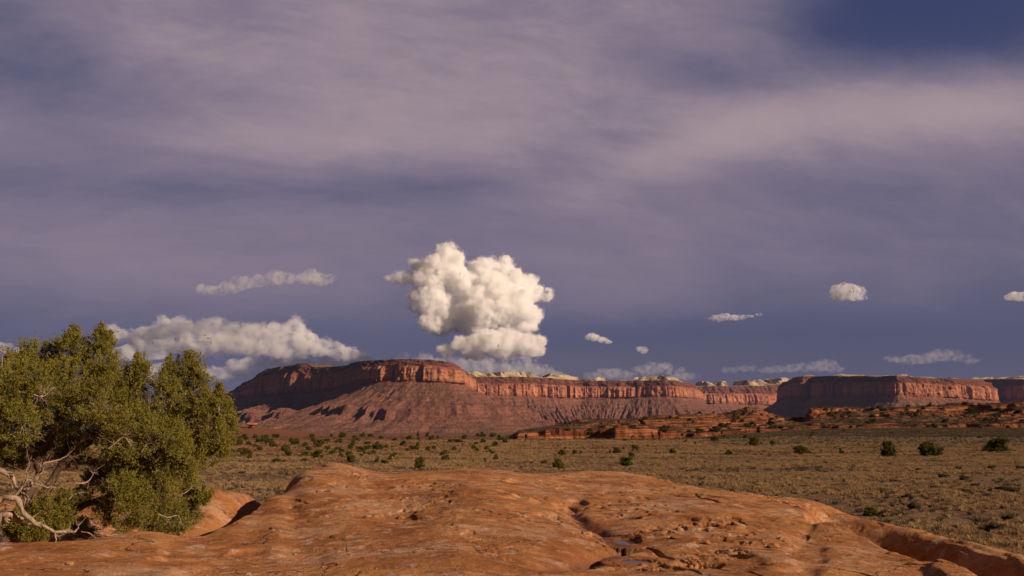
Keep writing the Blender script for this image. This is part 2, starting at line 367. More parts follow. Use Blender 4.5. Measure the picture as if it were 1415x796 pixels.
# ------------------------------------------------------------------ slickrock in the foreground
KN = {  # px: [(r, py or ('z', z)) near1, near crest, dip, far crest]
 -700: [(7, 3.4), (12, 3.5), (16, 3.0), (22, 3.0)],
 -150: [(7, 3.45), (12, 3.52), (16, 2.95), (23, 3.1)],
 0:   [(7, 3.45), (12, ZP(0, 752, 12)), (16, 2.92), (23, ZP(0, 690, 23))],
 130: [(7, 3.45), (12.5, ZP(130, 743, 12.5)), (16, 2.88), (22, ZP(130, 682, 22))],
 200: [(7, 3.45), (13, ZP(200, 733, 13)), (16.6, 2.78), (22, ZP(200, 674, 22))],
 280: [(7, 3.42), (13, ZP(280, 742, 13)), (17, 2.62), (22, ZP(280, 673, 22))],
 340: [(7, 3.42), (15, ZP(340, 714, 15)), (18.6, 2.6), (22.5, ZP(340, 684, 22.5))],
 372: [(7, 3.42), (17.5, ZP(372, 690, 17.5)), (20.6, 2.75), (24, 2.95)],
 385: [(7, 3.42), (18, ZP(385, 680, 18)), (20.8, 3.2), (24.5, 2.7)],
 400: [(7, 3.42), (18, 3.71), (20.8, ZP(400, 664, 20.8)), (24.5, 2.9)],
 425: [(7, 3.42), (17, 3.74), (20.5, ZP(425, 651, 20.5)), (24.5, 3.6)],
 455: [(7, 3.42), (16.5, 3.76), (20, ZP(455, 657, 20)), (24, ZP(455, 640, 24))],
 540: [(7, 3.42), (14.5, ZP(540, 714, 14.5)), (18.5, ZP(540, 675, 18.5)), (25, ZP(540, 653, 25))],
 650: [(7, 3.42), (12, ZP(650, 750, 12)), (18, ZP(650, 677, 18)), (26, ZP(650, 646, 26))],
 740: [(7, 3.42), (12, ZP(740, 757, 12)), (18, ZP(740, 690, 18)), (26.5, ZP(740, 655, 26.5))],
 860: [(7, 3.42), (12, 3.36), (17, ZP(860, 712, 17)), (28, ZP(860, 656, 28))],
 960: [(7, 3.42), (12, 3.36), (18, ZP(960, 706, 18)), (27, ZP(960, 672, 27))],
 1060: [(7, 3.40), (14, ZP(1060, 748, 14)), (19, ZP(1060, 714, 19)), (26, ZP(1060, 686, 26))],
 1110: [(7, 3.40), (15.5, ZP(1110, 738, 15.5)), (21, ZP(1110, 706, 21)), (26, ZP(1110, 690, 26))],
 1140: [(7, 3.40), (18.5, ZP(1140, 719, 18.5)), (21.5, 2.55), (25.5, ZP(1140, 699, 25.5))],
 1180: [(7, 3.40), (16.5, ZP(1180, 740, 16.5)), (20.0, 2.05), (24.5, ZP(1180, 715, 24.5))],
 1250: [(7, 3.38), (13.5, ZP(1250, 769, 13.5)), (17.8, 1.75), (23, ZP(1250, 732, 23))],
 1330: [(7, 3.35), (11, ZP(1330, 797, 11)), (16, 1.75), (21.5, ZP(1330, 751, 21.5))],
 1415: [(6.5, 3.3), (9.5, 3.15), (14.5, 1.6), (20, ZP(1415, 773, 20))],
 1600: [(6, 3.3), (9, 3.0), (13, 1.5), (17, 1.5)],
 2100: [(6, 3.3), (8.5, 3.0), (13, 2.0), (16, 1.8)]}
ks = sorted(KN); kpx = np.array(ks, float)
def pchip(xk, yk, x):                      # monotone cubic; xk (n,), yk (n,m)
    h = np.diff(xk); d = np.diff(yk, axis=0) / h[:, None]
    mth = np.zeros_like(yk); mth[0] = d[0]; mth[-1] = d[-1]
    with np.errstate(divide='ignore', invalid='ignore'):
        hm = 2 * d[:-1] * d[1:] / (d[:-1] + d[1:])
    mth[1:-1] = np.where(d[:-1] * d[1:] > 0, hm, 0)
    i = np.clip(np.searchsorted(xk, x) - 1, 0, len(xk) - 2); tt = ((np.clip(x, xk[0], xk[-1]) - xk[i]) / h[i])[:, None]; hh = h[i][:, None]
    return (1 + 2 * tt) * (1 - tt) ** 2 * yk[i] + tt * (1 - tt) ** 2 * hh * mth[i] + tt ** 2 * (3 - 2 * tt) * yk[i + 1] + tt ** 2 * (tt - 1) * hh * mth[i + 1]
KN[1110][1] = (15.5, ZP(1110, 742, 15.5)); KN[1110][2] = (21, ZP(1110, 712, 21)); KN[1140][2] = (22.6, 2.42); KN[1180][2] = (22.0, 2.2); KN[1250][2] = (20.6, 1.85); KN[1330][2] = (19.0, 1.75); KN[1415][2] = (17.2, 1.6)
for k in ks:
    dz = float(np.interp(k, [-200, 0, 372, 385, 1110, 1140, 1180, 1415, 1600], [0, .1, .1, 0, 0, .10, .16, .18, .1]))
    (ra, za), (rb, zb) = KN[k][1], KN[k][2]; f = 0.4; KN[k].insert(2, (ra + (rb - ra) * f, za + (zb - za) * f - dz))
tabr = np.array([[0] + [a for a, b in KN[k]] + [KN[k][4][0] + 3.0, KN[k][4][0] + 9] for k in ks])
tabz = np.array([[3.4] + [b for a, b in KN[k]] + [KN[k][4][1] - 1.0, -0.9] for k in ks])
fpx = np.arange(-700, 2101, 2.0)
def _sm(a, k=27):
    ker = np.hanning(k + 2)[1:-1]; ker /= ker.sum(); return np.stack([np.convolve(np.pad(c, k // 2, mode='edge'), ker, mode='valid') for c in a.T], 1)
FR = _sm(pchip(kpx, tabr, fpx), 21); FZ = _sm(pchip(kpx, tabz, fpx), 21)
_d = np.diff(FZ, axis=1) / np.diff(FR, axis=1); FM = np.zeros_like(FZ); FM[:, 0] = _d[:, 0]; FM[:, -1] = _d[:, -1]
_p = _d[:, :-1] * _d[:, 1:]; _s2 = _d[:, :-1] + _d[:, 1:]; FM[:, 1:-1] = np.where(_p > 0, 2 * _p / np.where(np.abs(_s2) < 1e-9, 1e-9, _s2), 0); FM = _sm(FM, 41)
def rock_base(px, r):                      # arrays of the same shape (columns share px)
    sh = px.shape; pf = np.clip(px.ravel(), kpx[0], kpx[-1]); rf = r.ravel()
    kr = np.stack([np.interp(pf, fpx, c) for c in FR.T], 1); kz = np.stack([np.interp(pf, fpx, c) for c in FZ.T], 1)
    h = np.diff(kr, axis=1); mm = np.stack([np.interp(pf, fpx, c) for c in FM.T], 1)
    i = np.clip((rf[:, None] > kr[:, 1:-1]).sum(1), 0, kr.shape[1] - 2); I = np.arange(len(rf))
    hh = h[I, i]; tt = np.clip((rf - kr[I, i]) / hh, 0, 1.6)
    z = (1 + 2 * tt) * (1 - tt) ** 2 * kz[I, i] + tt * (1 - tt) ** 2 * hh * mm[I, i] + tt ** 2 * (3 - 2 * tt) * kz[I, i + 1] + tt ** 2 * (tt - 1) * hh * mm[I, i + 1]
    z = np.where(rf > kr[:, -1], -0.9 - 0.1 * (rf - kr[:, -1]), z)
    return z.reshape(sh)
def W(px, py, z=3.38):                     # point on a nearly level rock at height z under a photo pixel
    r = (CAMZ - z) / -slope(px, py); a = azi(px, py); return (r * math.sin(a), r * math.cos(a))
def polydist(x, y, pts):
    d = np.full(x.shape, 1e9)
    for (a, b) in zip(pts[:-1], pts[1:]):
        ax, ay = a; bx, by = b; vx, vy = bx - ax, by - ay; L = vx * vx + vy * vy
        t = np.clip(((x - ax) * vx + (y - ay) * vy) / L, 0, 1)
        d = np.minimum(d, np.hypot(x - ax - t * vx, y - ay - t * vy))
    return d
POOLS = [  # centre px,py, half widths in metres, water height
    (878, 777, 0.16, 0.17, 3.335), (866, 750, 0.15, 0.26, 3.35), (858, 795, 0.20, 0.17, 3.325), (800, 698, 0.13, 0.35, 3.40), (868, 719, 0.16, 0.3, 3.38)]
GUL = [W(745, 800, 3.36), W(800, 786, 3.36), (W(862, 756, 3.37)), W(832, 738, 3.38), W(790, 715, 3.40), W(800, 698, 3.41)]
RUB = [([W(880, 742), W(940, 735), W(1010, 726)], 0.42), ([W(900, 788), W(950, 778), W(1010, 765)], 0.38), ([W(560, 700, 3.55), W(620, 735, 3.5), W(690, 780, 3.45)], 0.30),
       ([W(415, 722, 3.5), W(455, 712, 3.6), W(470, 700, 3.65)], 0.28), ([W(845, 722), W(880, 712)], 0.3)]
def rock_full(A, Rr):
    px = ang2px(np.clip(A, -1.25, 1.25)); x = Rr * np.sin(A); y = Rr * np.cos(A)
    z = rock_base(px, Rr)
    front = np.cos(A) > 0
    wet = np.zeros_like(z)
    nb = fbm(x / 2.6, y / 2.6, 4, 21) * 0.075 * ss(Rr, 3, 9)
    z = z + nb
    # gully on the dome's foot
    dg = polydist(x + fbm(x / .5, y / .5, 3, 5) * .06, y + fbm(x / .5, y / .5, 3, 6) * .06, GUL)
    z = z - 0.10 * np.exp(-(dg / 0.14) ** 2) - 0.05 * np.exp(-(dg / 0.5) ** 2)
    wet = np.maximum(wet, np.exp(-(dg / 0.16) ** 2))
    # joints running down the right flank
    dx, dy = 0.37, -0.93; u = x * dx + y * dy; v = x * dy * -1 + y * dx
    fl = ss(px, 820, 930)
    jr = ridged(v * 1.15 + fbm(x / 3, y / 3, 3, 9) * .5, u * 0.12, 2, 44)
    z = z + fl * (-(ss(jr, 0.86, 0.97)) * 0.07) + fl * fbm(v * 1.4, u * .16, 3, 51) * 0.035
    # cross bedding steps
    hb = z * 1.0 + fbm(x / 1.5, y / 1.5, 4, 61) * 0.06 + u * 0.02
    st = 0.085; q = hb / st; fr = q - np.floor(q); z = z + (ss(fr, 0.25, 0.75) - fr) * st * 0.75 * ss(fbm(x / 1.6, y / 1.6, 4, 71), 0.05, 0.5)
    q2 = (z + fbm(x / 2.2, y / 2.2, 5, 63, .6) * 0.22 + u * 0.035) / 0.13; f2 = q2 - np.floor(q2)
    z = z + (ss(f2, 0.44, 0.53) - f2) * 0.13 * 0.22 * ss(fbm(x / 1.3 + 4, y / 1.3, 4, 73, .6), 0.12, 0.42)
    # broken rubble patches
    rough = np.zeros_like(z)
    for q_, (pts, wd) in enumerate(RUB): rough = np.maximum(rough, np.exp(-(polydist(x, y, pts) / wd) ** 2) * (1 if q_ in (0, 1) else .62))
    rn = fbm(x * 5.2 + y, y * 3.2, 4, 81); pit = ss(rn, 0.02, 0.22)
    rough = ss(rough, 0.12, 0.85) * (0.55 + 0.45 * ss(px, 700, 860))
    z = z - rough * pit * 0.038 + rough * fbm(x * 9, y * 6, 3, 83) * 0.016 * (1 - pit)
    # scattered pockets and flakes
    pk = fbm(x * 1.9, y * 1.3, 4, 91); mk = ss(fbm(x * 0.5, y * 0.4, 3, 95), 0.1, 0.5)
    z = z - ss(pk, 0.36, 0.48) * 0.024 * (0.1 + mk)
    z = z + fbm(x * 4.5, y * 4.5, 5, 99, 0.6) * 0.0085
    for (ppx, ppy, wx, wy, zw) in POOLS:
        cx, cyy = W(ppx, ppy, zw)
        q = np.sqrt(((x - cx) / wx) ** 2 + ((y - cyy) / wy) ** 2) + fbm(x * 2.2, y * 1.6, 3, 17) * 0.16
        k = 1 - ss(q, 0.85, 1.6)
        z = z * (1 - k) + (zw - 0.035) * k
        z = np.where((q > 1.15) & (q < 2.6), np.maximum(z, zw + 0.012), z)
        wet = np.maximum(wet, 1 - ss(q, 1.0, 1.35))
    return x, y, z, wet
az_r = fullaz(1500, 140); r_r = np.concatenate([np.linspace(0.05, 6.5, 18), np.geomspace(7.0, 38, 640)])
AA, RR = np.meshgrid(az_r, r_r)
RX, RY, RZ, WET = rock_full(AA, RR)
rk = mesh_np('slickrock', np.stack([RX, RY, RZ], -1).reshape(-1, 3), grid_quads(len(r_r), len(az_r), True)[:, ::-1], True, {'wet': WET}, M_ROCK)
tag(rk, kind='structure')
def rock_z_at(x, y):
    xx, yy, zz_, _ = rock_full(np.array([[math.atan2(x, y)]]), np.array([[math.hypot(x, y)]])); return float(zz_[0, 0])

# water standing in the potholes
PLAB = ['shallow rain pool in the rock nearest the bottom edge, still and grey', 'small pool above the largest one, beside broken rock', 'rain pool cut off by the bottom edge of the picture', 'narrow dark pool high on the dome', 'thin shallow pool beside the light flaky rock']
for (ppx, ppy, wx, wy, zw) in POOLS:
    cx, cyy = W(ppx, ppy, zw); n = 40
    V = [(cx, cyy, zw)]
    for i in range(n):
        a = i / n * 2 * math.pi; V.append((cx + math.cos(a) * wx * 1.9, cyy + math.sin(a) * wy * 1.9, zw))
    T = [(0, 1 + i, 1 + (i + 1) % n) for i in range(n)]
    tag(mesh_np('water', V, T, True, None, M_WATER), kind='structure')

# ------------------------------------------------------------------ cliffs and mesas far off
def smooth1(a, k):
    if k < 2: return a
    ker = np.hanning(k + 2)[1:-1]; ker /= ker.sum(); p = k // 2
    return np.convolve(np.pad(a, (p, k - 1 - p), mode='edge'), ker, mode='valid')
def cliff(name, path, seed, flute=16, butt=30, capin=500, upper=0.30, pale=0.0, pale_h=0.0, talus=1.75, step=6.0, ledge=0.0, nsm=45):
    pts = []
    for (px, r, t, c) in path:             # t None: the rim runs back level with the last point
        pts.append([*P(px, 560, r)[:2], r, *((ZP(px, t, r), ZP(px, c, r)) if t else pts[-1][3:5])])
    pts = np.array(pts)
    seg = np.hypot(np.diff(pts[:, 0]), np.diff(pts[:, 1])); s = np.concatenate([[0], np.cumsum(seg)])
    n = int(s[-1] / step); S = np.linspace(0, s[-1], n)
    x = np.interp(S, s, pts[:, 0]); y = np.interp(S, s, pts[:, 1]); zt = np.interp(S, s, pts[:, 3]); zc = np.interp(S, s, pts[:, 4])
    x = smooth1(x, 15); y = smooth1(y, 15); zt = smooth1(zt, 5); zc = smooth1(zc, 15)
    xs = smooth1(x, nsm); ys = smooth1(y, nsm)
    tx = np.gradient(xs); ty = np.gradient(ys); L = np.hypot(tx, ty); nx, ny = ty / L, -tx / L      # outward = towards the camera for a path running left to right
    b = fbm(S / 260, S * 0 + seed, 4, seed) * butt
    rows = []
    Sw = S + fbm(S / 170, S * 0 + 2.2, 4, seed + 40) * 110; am = 0.35 + 1.1 * ss(fbm(S / 210, S * 0 + 8.2, 3, seed + 41), -.5, .6)
    def row(off, z, st, pl=0): rows.append((np.broadcast_to(off, n), np.broadcast_to(z, n), np.full(n, float(st)), np.broadcast_to(pl, n)))
    H = zt - zc
    capn = lambda o: fbm(S / 60, S * 0 + o / 60 + seed, 4, seed + 3)
    for o in np.concatenate([[-capin, -capin * .7, -capin * .45], np.linspace(-capin * .3, -20, 12)]):
        ph = pale_h * ss(-o, 25, 110) * (0.15 + 1.3 * ss(fbm(S / 110, S * 0 + o / 200, 5, seed + 8), -0.15, 0.5)) if pale_h else 0
        row(o + b * .8, zt + capn(o) * 4 + ph, 3.6, pale * ss(-o, 22, 40))
    row(-10 + b, zt + capn(0) * 2.5, 3.3, pale)
    nu = 14
    for i in range(nu + 1):                # stepped upper slope
        f = i / nu; lf = np.floor(f * 4) / 4 + ss(np.full(n, f * 4 % 1), 0.0, 0.5) / 4
        row(b + f * 30 + fbm(S / 28, S * 0 + f * 2.5, 4, seed + 5) * (flute * .5) , zt - H * upper * lf + capn(f) * 1.5, 2.9 - .9 * f, 0)
    nc = 34
    colm = (ridged(Sw / 62, S * 0 + .3, 3, seed + 7) * 1.3 + ridged(Sw / 24, S * 0 + 5.3, 3, seed + 8) * .8) * flute * (.6 + .5 * am) - ss(ridged(Sw / 52 + 9, S * 0, 2, seed + 9), 0.75, 0.95) * flute * 1.9 * am
    for i in range(1, nc + 1):             # main wall with columns and clefts
        f = i / nc
        o = b + 32 + (colm - flute) * ss(np.full(n, f), 0.0, 0.25) + f * 10 + fbm(S / 18, S * 0 + f * 3.2, 4, seed + 11) * flute * .33
        row(o, zt - H * upper - H * (1 - upper) * f, 2.0 - 1.0 * f, 0)
    fx = x + nx * 250; fy = y + ny * 250; zg = ground_z(fx, fy) - 6
    hT = np.maximum(zc - zg, 20); nt = 64
    g1 = ridged(S / 90, S * 0 + 0.5, 3, seed + 15); 
    for i in range(1, nt + 1):             # scree apron with gullies
        f = i / nt
        prof = 1 - (1 - f) ** 1.35 if False else f
        sl = talus * (0.80 + 0.75 * f)
        gul = (ridged(Sw / 70 + f * 0.6, S * 0 + f * 0.8, 4, seed + 17) - 0.6) * hT * 0.16 * ss(np.full(n, f), 0.05, 0.5) * (1 - 0.3 * f)
        o = b * (1 - .4 * f) + 42 + hT * sl * f + (g1 - .6) * 60 * ss(np.full(n, f), 0, .6)
        z = zc - hT * (1 - (1 - f) ** 1.18) + gul + (fbm(S / 16, S * 0 + f * 9, 4, seed + 19) * 7.0 + ss(ridged(S / 44 + f * 1.2, S * 0 + f * 2.5, 3, seed + 21), .72, .95) * -12 * ss(np.full(n, f), .12, .35)) * min(1, 6 * f)
        if ledge:                          # a lower bench cliff in the scree
            lk = ledge * ss(fbm(S / 300 + 3, S * 0, 3, seed + 23), -0.35, 0.1)
            e = 0.56 + fbm(S / 200, S * 0 + 7, 3, seed + 29) * 0.05
            z = z + lk * (ss(f - e, -0.14, 0.0) - ss(f - e, 0.0, 0.03)) * (0.55 + 0.5 * ridged(S / 60, S * 0, 3, seed + 31))
            o = o + lk * (ridged(S / 26, S * 0 + f, 3, seed + 33) - .6) * 2.4 * ss(f - e, -0.10, -0.01) * (1 - ss(f - e, 0.05, 0.2))
        row(o, z, 1.0 - f, 0)
    O = np.array([r_[0] for r_ in rows]); Zs = np.array([r_[1] for r_ in rows]); ST = np.array([r_[2] for r_ in rows]); PL = np.array([r_[3] for r_ in rows])
    VX = x + nx * O; VY = y + ny * O
    o = mesh_np(name, np.stack([VX, VY, Zs], -1).reshape(-1, 3), grid_quads(len(rows), n)[:, ::-1], True, {'strat': ST, 'pale': PL}, M_CLIFF)
    o.data.polygons.foreach_set('use_smooth', np.zeros(len(o.data.polygons), bool))
    return tag(o, kind='structure')
# path entries: px, range, top py, foot-of-wall py
cliff('mesa', [(230, 6900, 556, 566), (315, 6500, 545, 560), (322, 6400, 540, 557), (345, 6050, 524, 550), (368, 5850, 509, 548), (392, 5620, 506, 546), (405, 5530, 505, 545), (412, 5480, 502.5, 544), (420, 5440, 502, 544), (424, 5410, 506, 543), (430, 5380, 507.5, 542),
               (455, 5200, 507, 541), (482, 4980, 504.5, 536), (490, 4900, 500.5, 534), (500, 4780, 499, 531), (520, 4650, 497.5, 528), (545, 4540, 496.5, 526), (575, 4470, 496.5, 526), (600, 4440, 497.5, 527), (620, 4440, 499.5, 529), (628, 4480, 501.5, 530), (633, 4700, None, None), (641, 5400, None, None), (643, 6300, None, None)],
      3, flute=17, butt=20, capin=160, upper=0.26, ledge=34, nsm=61)
cliff('mesa', [(600, 6000, 523, 541), (640, 6150, 521, 543), (680, 6220, 521, 547), (720, 6290, 521, 548), (760, 6350, 523, 549), (800, 6390, 525, 550), (830, 6400, 526, 549), (865, 6390, 526, 549), (895, 6360, 526, 548), (925, 6330, 525, 548), (940, 6380, 526, 549), (950, 6700, None, None), (954, 7300, None, None), (957, 8100, None, None)],
      17, flute=19, butt=45, capin=260, upper=0.34, pale=1.0, pale_h=26, nsm=121)
cliff('mesa', [(900, 8400, 533, 557), (960, 8500, 534, 557), (1000, 8600, 534, 558), (1040, 8700, 533, 558), (1060, 8850, 533, 560), (1110, 9200, 528, 560), (1200, 9300, 528, 560)],
      31, flute=26, butt=50, capin=260, upper=0.42, pale=1.0, pale_h=34, nsm=41)
cliff('mesa', [(1080, 7600, 530, 554), (1088, 7300, 526, 552), (1093, 7000, 521, 549), (1112, 6950, 520, 549), (1126, 6980, 520, 549), (1136, 6700, 520, 549), (1160, 6560, 519, 548), (1172, 6580, 520, 548), (1184, 6380, 520, 547), (1210, 6200, 520, 547), (1232, 6070, 519, 546), (1240, 6030, 519, 546), (1262, 6100, 521, 548), (1300, 6250, 523, 549), (1340, 6400, 524, 552), (1353, 6550, 525, 553), (1362, 7200, None, None), (1368, 8000, None, None)],
      43, flute=22, butt=48, capin=120, upper=0.30, pale=0.75, pale_h=9, nsm=51)
cliff('mesa', [(1320, 8200, 525, 552), (1375, 8000, 524, 552), (1392, 7700, 524, 552), (1402, 7500, 524, 552), (1440, 7500, 525, 553), (1550, 7500, 525, 553), (1700, 7600, 526, 553)],
      57, flute=22, butt=50, capin=260, upper=0.32, pale=0.9, pale_h=14, nsm=41)

# ------------------------------------------------------------------ ledges of red rock across the plain
LT = [(660, 0, 0, 345), (705, 0.2, 0.4, 345), (716, 2.6, 2.8, 343), (760, 4.0, 5.2, 345), (800, 4.4, 7.4, 346), (850, 4.4, 9.0, 348), (890, 4.2, 9.3, 352), (940, 2.6, 9.5, 362), (1000, 2.2, 9.9, 375),
      (1050, 2.6, 10.6, 385), (1064, 2.4, 8.6, 390), (1085, 1.6, 5.8, 395), (1112, 1.6, 5.8, 400), (1120, 2.0, 10.0, 402), (1200, 2.0, 10.4, 410), (1300, 2.0, 11.3, 420), (1360, 2.0, 12.6, 425), (1415, 2.2, 13.6, 430), (1560, 2.2, 14.5, 430), (1700, 2.2, 14.8, 430)]
LT = np.array(LT, float)
def ledge_z(A, Rr):
    px = ang2px(A); x = Rr * np.sin(A); y = Rr * np.cos(A)
    h1 = np.interp(px, LT[:, 0], LT[:, 1]); ht = np.interp(px, LT[:, 0], LT[:, 2]); rf = np.interp(px, LT[:, 0], LT[:, 3])
    wob = fbm(x / 22, y / 22, 4, 5) * 11 + fbm(x / 5, y / 5, 3, 6) * 2.2
    t = (Rr + wob - rf)
    f1 = ss(t, 0, 3.0)
    up = ss(t, 14, 92); h = h1 * f1 * (0.75 + 0.35 * vn(x / 9, y / 9, 4)) + (ht - h1) * up
    h = h + fbm(x / 26, y / 26, 5, 12, 0.42) * 0.9 * ss(t, 0, 20) * ss(ht, 1, 5)
    stp = 0.95 + 0.0 * h; q = h / stp + fbm(x / 40, y / 40, 3, 15) * 0.5; fr = q - np.floor(q)
    tw = ss(ht, 0.5, 3)
    h = h + tw * (ss(fr, 0.62, 0.84) - fr) * stp * (0.3 + 0.65 * ss(fbm(x / 30, y / 18, 3, 41), -0.2, 0.25))
    # the solid ledge under the right hand rim and the bare knob
    rim = ss(px, 1112, 1120) * (ss(t + fbm(x / 12, y / 12, 3, 77) * 3, 70, 73) - ss(t, 55, 92)) * 1.7
    blocks = (vn(x / 3.1, y / 3.1, 31) - 0.5) * 0.45 * np.exp(-((fr - .8) / .25) ** 2) * tw
    crk = ss(ridged(x / 8, y / 8, 2, 37), 0.84, 0.95) * 1.9 * f1 * (t < 60)
    kn = 2.0 * np.exp(-((px - 1035) / 22) ** 2) * np.exp(-((t - 72) / 22) ** 2)
    h = h + rim + blocks - crk * 0.8 + kn
    back = ss(t, 100, 190)
    gz = ground_z(x, y) - 0.0
    z = gz * 1.0 + h * (1 - back) * 1.0 - rise(x, y) * 0.25 * up - 0.25
    z = np.where(t < -2, gz - 0.4, z)
    return x, y, z
AA, RR = np.meshgrid(np.linspace(azi(660), azi(1700), 1150), np.concatenate([np.linspace(322, 520, 420), np.linspace(525, 620, 14)]))
LX, LY, LZ = ledge_z(AA, RR)
ld = mesh_np('rock_ledges', np.stack([LX, LY, LZ], -1).reshape(-1, 3), grid_quads(AA.shape[0], AA.shape[1])[:, ::-1], False, None, M_LEDGE)
tag(ld, kind='structure')
from mathutils.bvhtree import BVHTree
def top_z(x, y):
    z = float(ground_z(np.array(x), np.array(y)))
    r = math.hypot(x, y); a = math.atan2(x, y)
    if 322 < r < 620 and azi(660) < a < azi(1700):
        z = max(z, float(ledge_z(np.array([[a]]), np.array([[r]]))[2][0, 0]))
    return z
def on_plain(px, py):                      # where the sight line through a pixel meets the plain
    a = azi(px, py); sl_ = slope(px, py); r = 36.0
    while r < 700:
        x, y = r * math.sin(a), r * math.cos(a)
        if top_z(x, y) > CAMZ + sl_ * r: break
        r *= 1.01
    return r, r * math.sin(a), r * math.cos(a), top_z(r * math.sin(a), r * math.cos(a))

#@@PART2@@
# ------------------------------------------------------------------ leaves as many small faces
def leaf_faces(C, Dr, ln, wd, rs):         # rhombic leaf quads: centre C (n,3), direction Dr (n,3)
    n = len(C); Dr = Dr / np.maximum(np.linalg.norm(Dr, axis=1, keepdims=True), 1e-6)
    rv = rs.normal(size=(n, 3)); S = np.cross(Dr, rv); S /= np.maximum(np.linalg.norm(S, axis=1, keepdims=True), 1e-6)
    ln = ln[:, None]; wd = wd[:, None]
    V = np.stack([C - Dr * ln * .5, C + S * wd * .5 - Dr * ln * .05, C + Dr * ln * .5, C - S * wd * .5 - Dr * ln * .05], 1).reshape(-1, 3)
    return V, np.arange(4 * n).reshape(-1, 4)
def tube(path, radii, seg=7, V0=0):
    path = np.asarray(path, float); n = len(path); T = np.gradient(path, axis=0); T /= np.maximum(np.linalg.norm(T, axis=1, keepdims=True), 1e-9)
    ref = np.array([0.3, 0.2, 1.0]); U = np.cross(T, ref); U /= np.maximum(np.linalg.norm(U, axis=1, keepdims=True), 1e-6); Wv = np.cross(T, U)
    a = np.arange(seg) / seg * 2 * math.pi
    V = path[:, None, :] + (U[:, None, :] * np.cos(a)[None, :, None] + Wv[:, None, :] * np.sin(a)[None, :, None]) * np.asarray(radii)[:, None, None]
    return V.reshape(-1, 3), grid_quads(n, seg, True) + V0
class Tubes:
    def __init__(s): s.V = []; s.Q = []; s.n = 0
    def add(s, path, radii, seg=7):
        v, q = tube(path, radii, seg, s.n); s.V.append(v); s.Q.append(q); s.n += len(v)
    def build(s, name, mat, parent=None): return mesh_np(name, np.concatenate(s.V), np.concatenate(s.Q), True, None, mat, parent)
def spline(pts, n=14):
    pts = np.asarray(pts, float); m = len(pts); out = []
    for k in range(n):
        u = k / (n - 1) * (m - 1); i = min(int(u), m - 2); t = u - i
        p0 = pts[max(i - 1, 0)]; p1 = pts[i]; p2 = pts[i + 1]; p3 = pts[min(i + 2, m - 1)]
        out.append(0.5 * ((2 * p1) + (-p0 + p2) * t + (2 * p0 - 5 * p1 + 4 * p2 - p3) * t * t + (-p0 + 3 * p1 - 3 * p2 + p3) * t ** 3))
    return np.array(out)

# ------------------------------------------------------------------ the juniper beside the slickrock
TR = 16.4                                   # its distance
tree_base = Vector((P(12, 742, TR).x, P(12, 742, TR).y, 0)); tree_base.z = rock_z_at(tree_base.x, tree_base.y) - 0.05
tree = tag(empty('juniper_tree', tree_base), 'large bushy olive green juniper with bare grey limbs behind the slickrock at the left edge', 'tree')
def TP(px, py, dd=0.0):                     # a point of the tree: seen at px,py when dd metres in front (-) or behind (+) its middle plane
    p = P(px, py, TR + dd); return np.array([p.x - tree_base.x, p.y - tree_base.y, p.z - tree_base.z])
rs = np.random.RandomState(5)
LOBES = [  # px, py, radius px, depth m
 (100, 487, 24, .2), (100, 466, 9, .2), (143, 478, 17, .1), (141, 463, 8, .1), (66, 500, 28, .5), (40, 492, 18, .6), (20, 512, 24, .3), (5, 545, 38, -.1), (52, 540, 38, -.3), (105, 532, 40, .0),
 (150, 512, 22, -.1), (135, 560, 36, -.5), (85, 575, 30, .2), (30, 580, 26, -.6), (0, 600, 30, .4), (163, 545, 20, .1),
 (191, 506, 13, .0), (186, 528, 22, .1), (180, 560, 30, .2), (178, 598, 36, -.5), (145, 605, 34, -.1),
 (262, 503, 13, .1), (240, 512, 17, .2), (276, 520, 15, .1), (228, 532, 18, .0), (262, 542, 23, .2), (232, 566, 28, -.1), (279, 556, 17, -.2), (262, 590, 30, .1), (225, 605, 32, -.5),
 (303, 545, 8, -.1), (300, 562, 17, -.1), (313, 585, 15, .1), (298, 600, 20, -.2), (284, 626, 18, .0), (260, 632, 22, -.3), (305, 618, 11, .1),
 (190, 640, 32, .1), (150, 650, 24, .4), (228, 655, 24, -.2), (170, 678, 24, -.5), (212, 688, 30, -.3), (180, 712, 24, -.5), (235, 712, 22, -.1), (262, 672, 13, .2), (276, 690, 12, -.1), (262, 708, 12, -.1), (215, 728, 16, -.3), (150, 705, 17, -.1), (248, 728, 12, -.2),
 (60, 612, 24, .8), (95, 628, 20, 1.0), (20, 632, 22, .9), (62, 712, 22, -.15), (88, 698, 15, -.1), (28, 724, 17, -.1), (48, 734, 14, -.2), (84, 722, 14, -.1), (110, 735, 13, .5), (112, 690, 12, .6), (130, 655, 14, .9),
 (-40, 520, 40, .2), (-60, 570, 45, .0), (-30, 620, 36, .5), (-90, 540, 40, .3), (-130, 590, 40, .1), (-110, 640, 36, .2), (-50, 480, 26, .4), (-60, 680, 30, .8), (-150, 650, 30, .0), (40, 560, 30, 1.0), (130, 530, 34, 1.1), (200, 580, 36, 1.2), (240, 620, 34, 1.0), (90, 600, 34, 1.3), (190, 660, 28, 1.2), (-20, 560, 36, 1.2)]
mpp = TR / F                                # metres per photo pixel at the tree
twigs = Tubes(); LV = []; LQ = []; LT_ = []; nv = 0
trunk_pts = {}
tk = Tubes()
root_c = np.array([0, 0, 0.0])
T1 = [TP(14, 748), TP(22, 715, .1), TP(48, 668, .2), TP(52, 640, .3), TP(34, 612, .3), TP(20, 575, .2), TP(24, 535, .2)]       # dark left stem
T2 = [TP(10, 750, .1), TP(45, 700, .1), TP(82, 650, .0), TP(118, 618, .0), TP(150, 590, .0), TP(165, 560, .0)]                # thick shaggy stem leaning right
T3 = [TP(52, 640, .3), TP(75, 590, .2), TP(92, 540, .2), TP(100, 495, .2)]
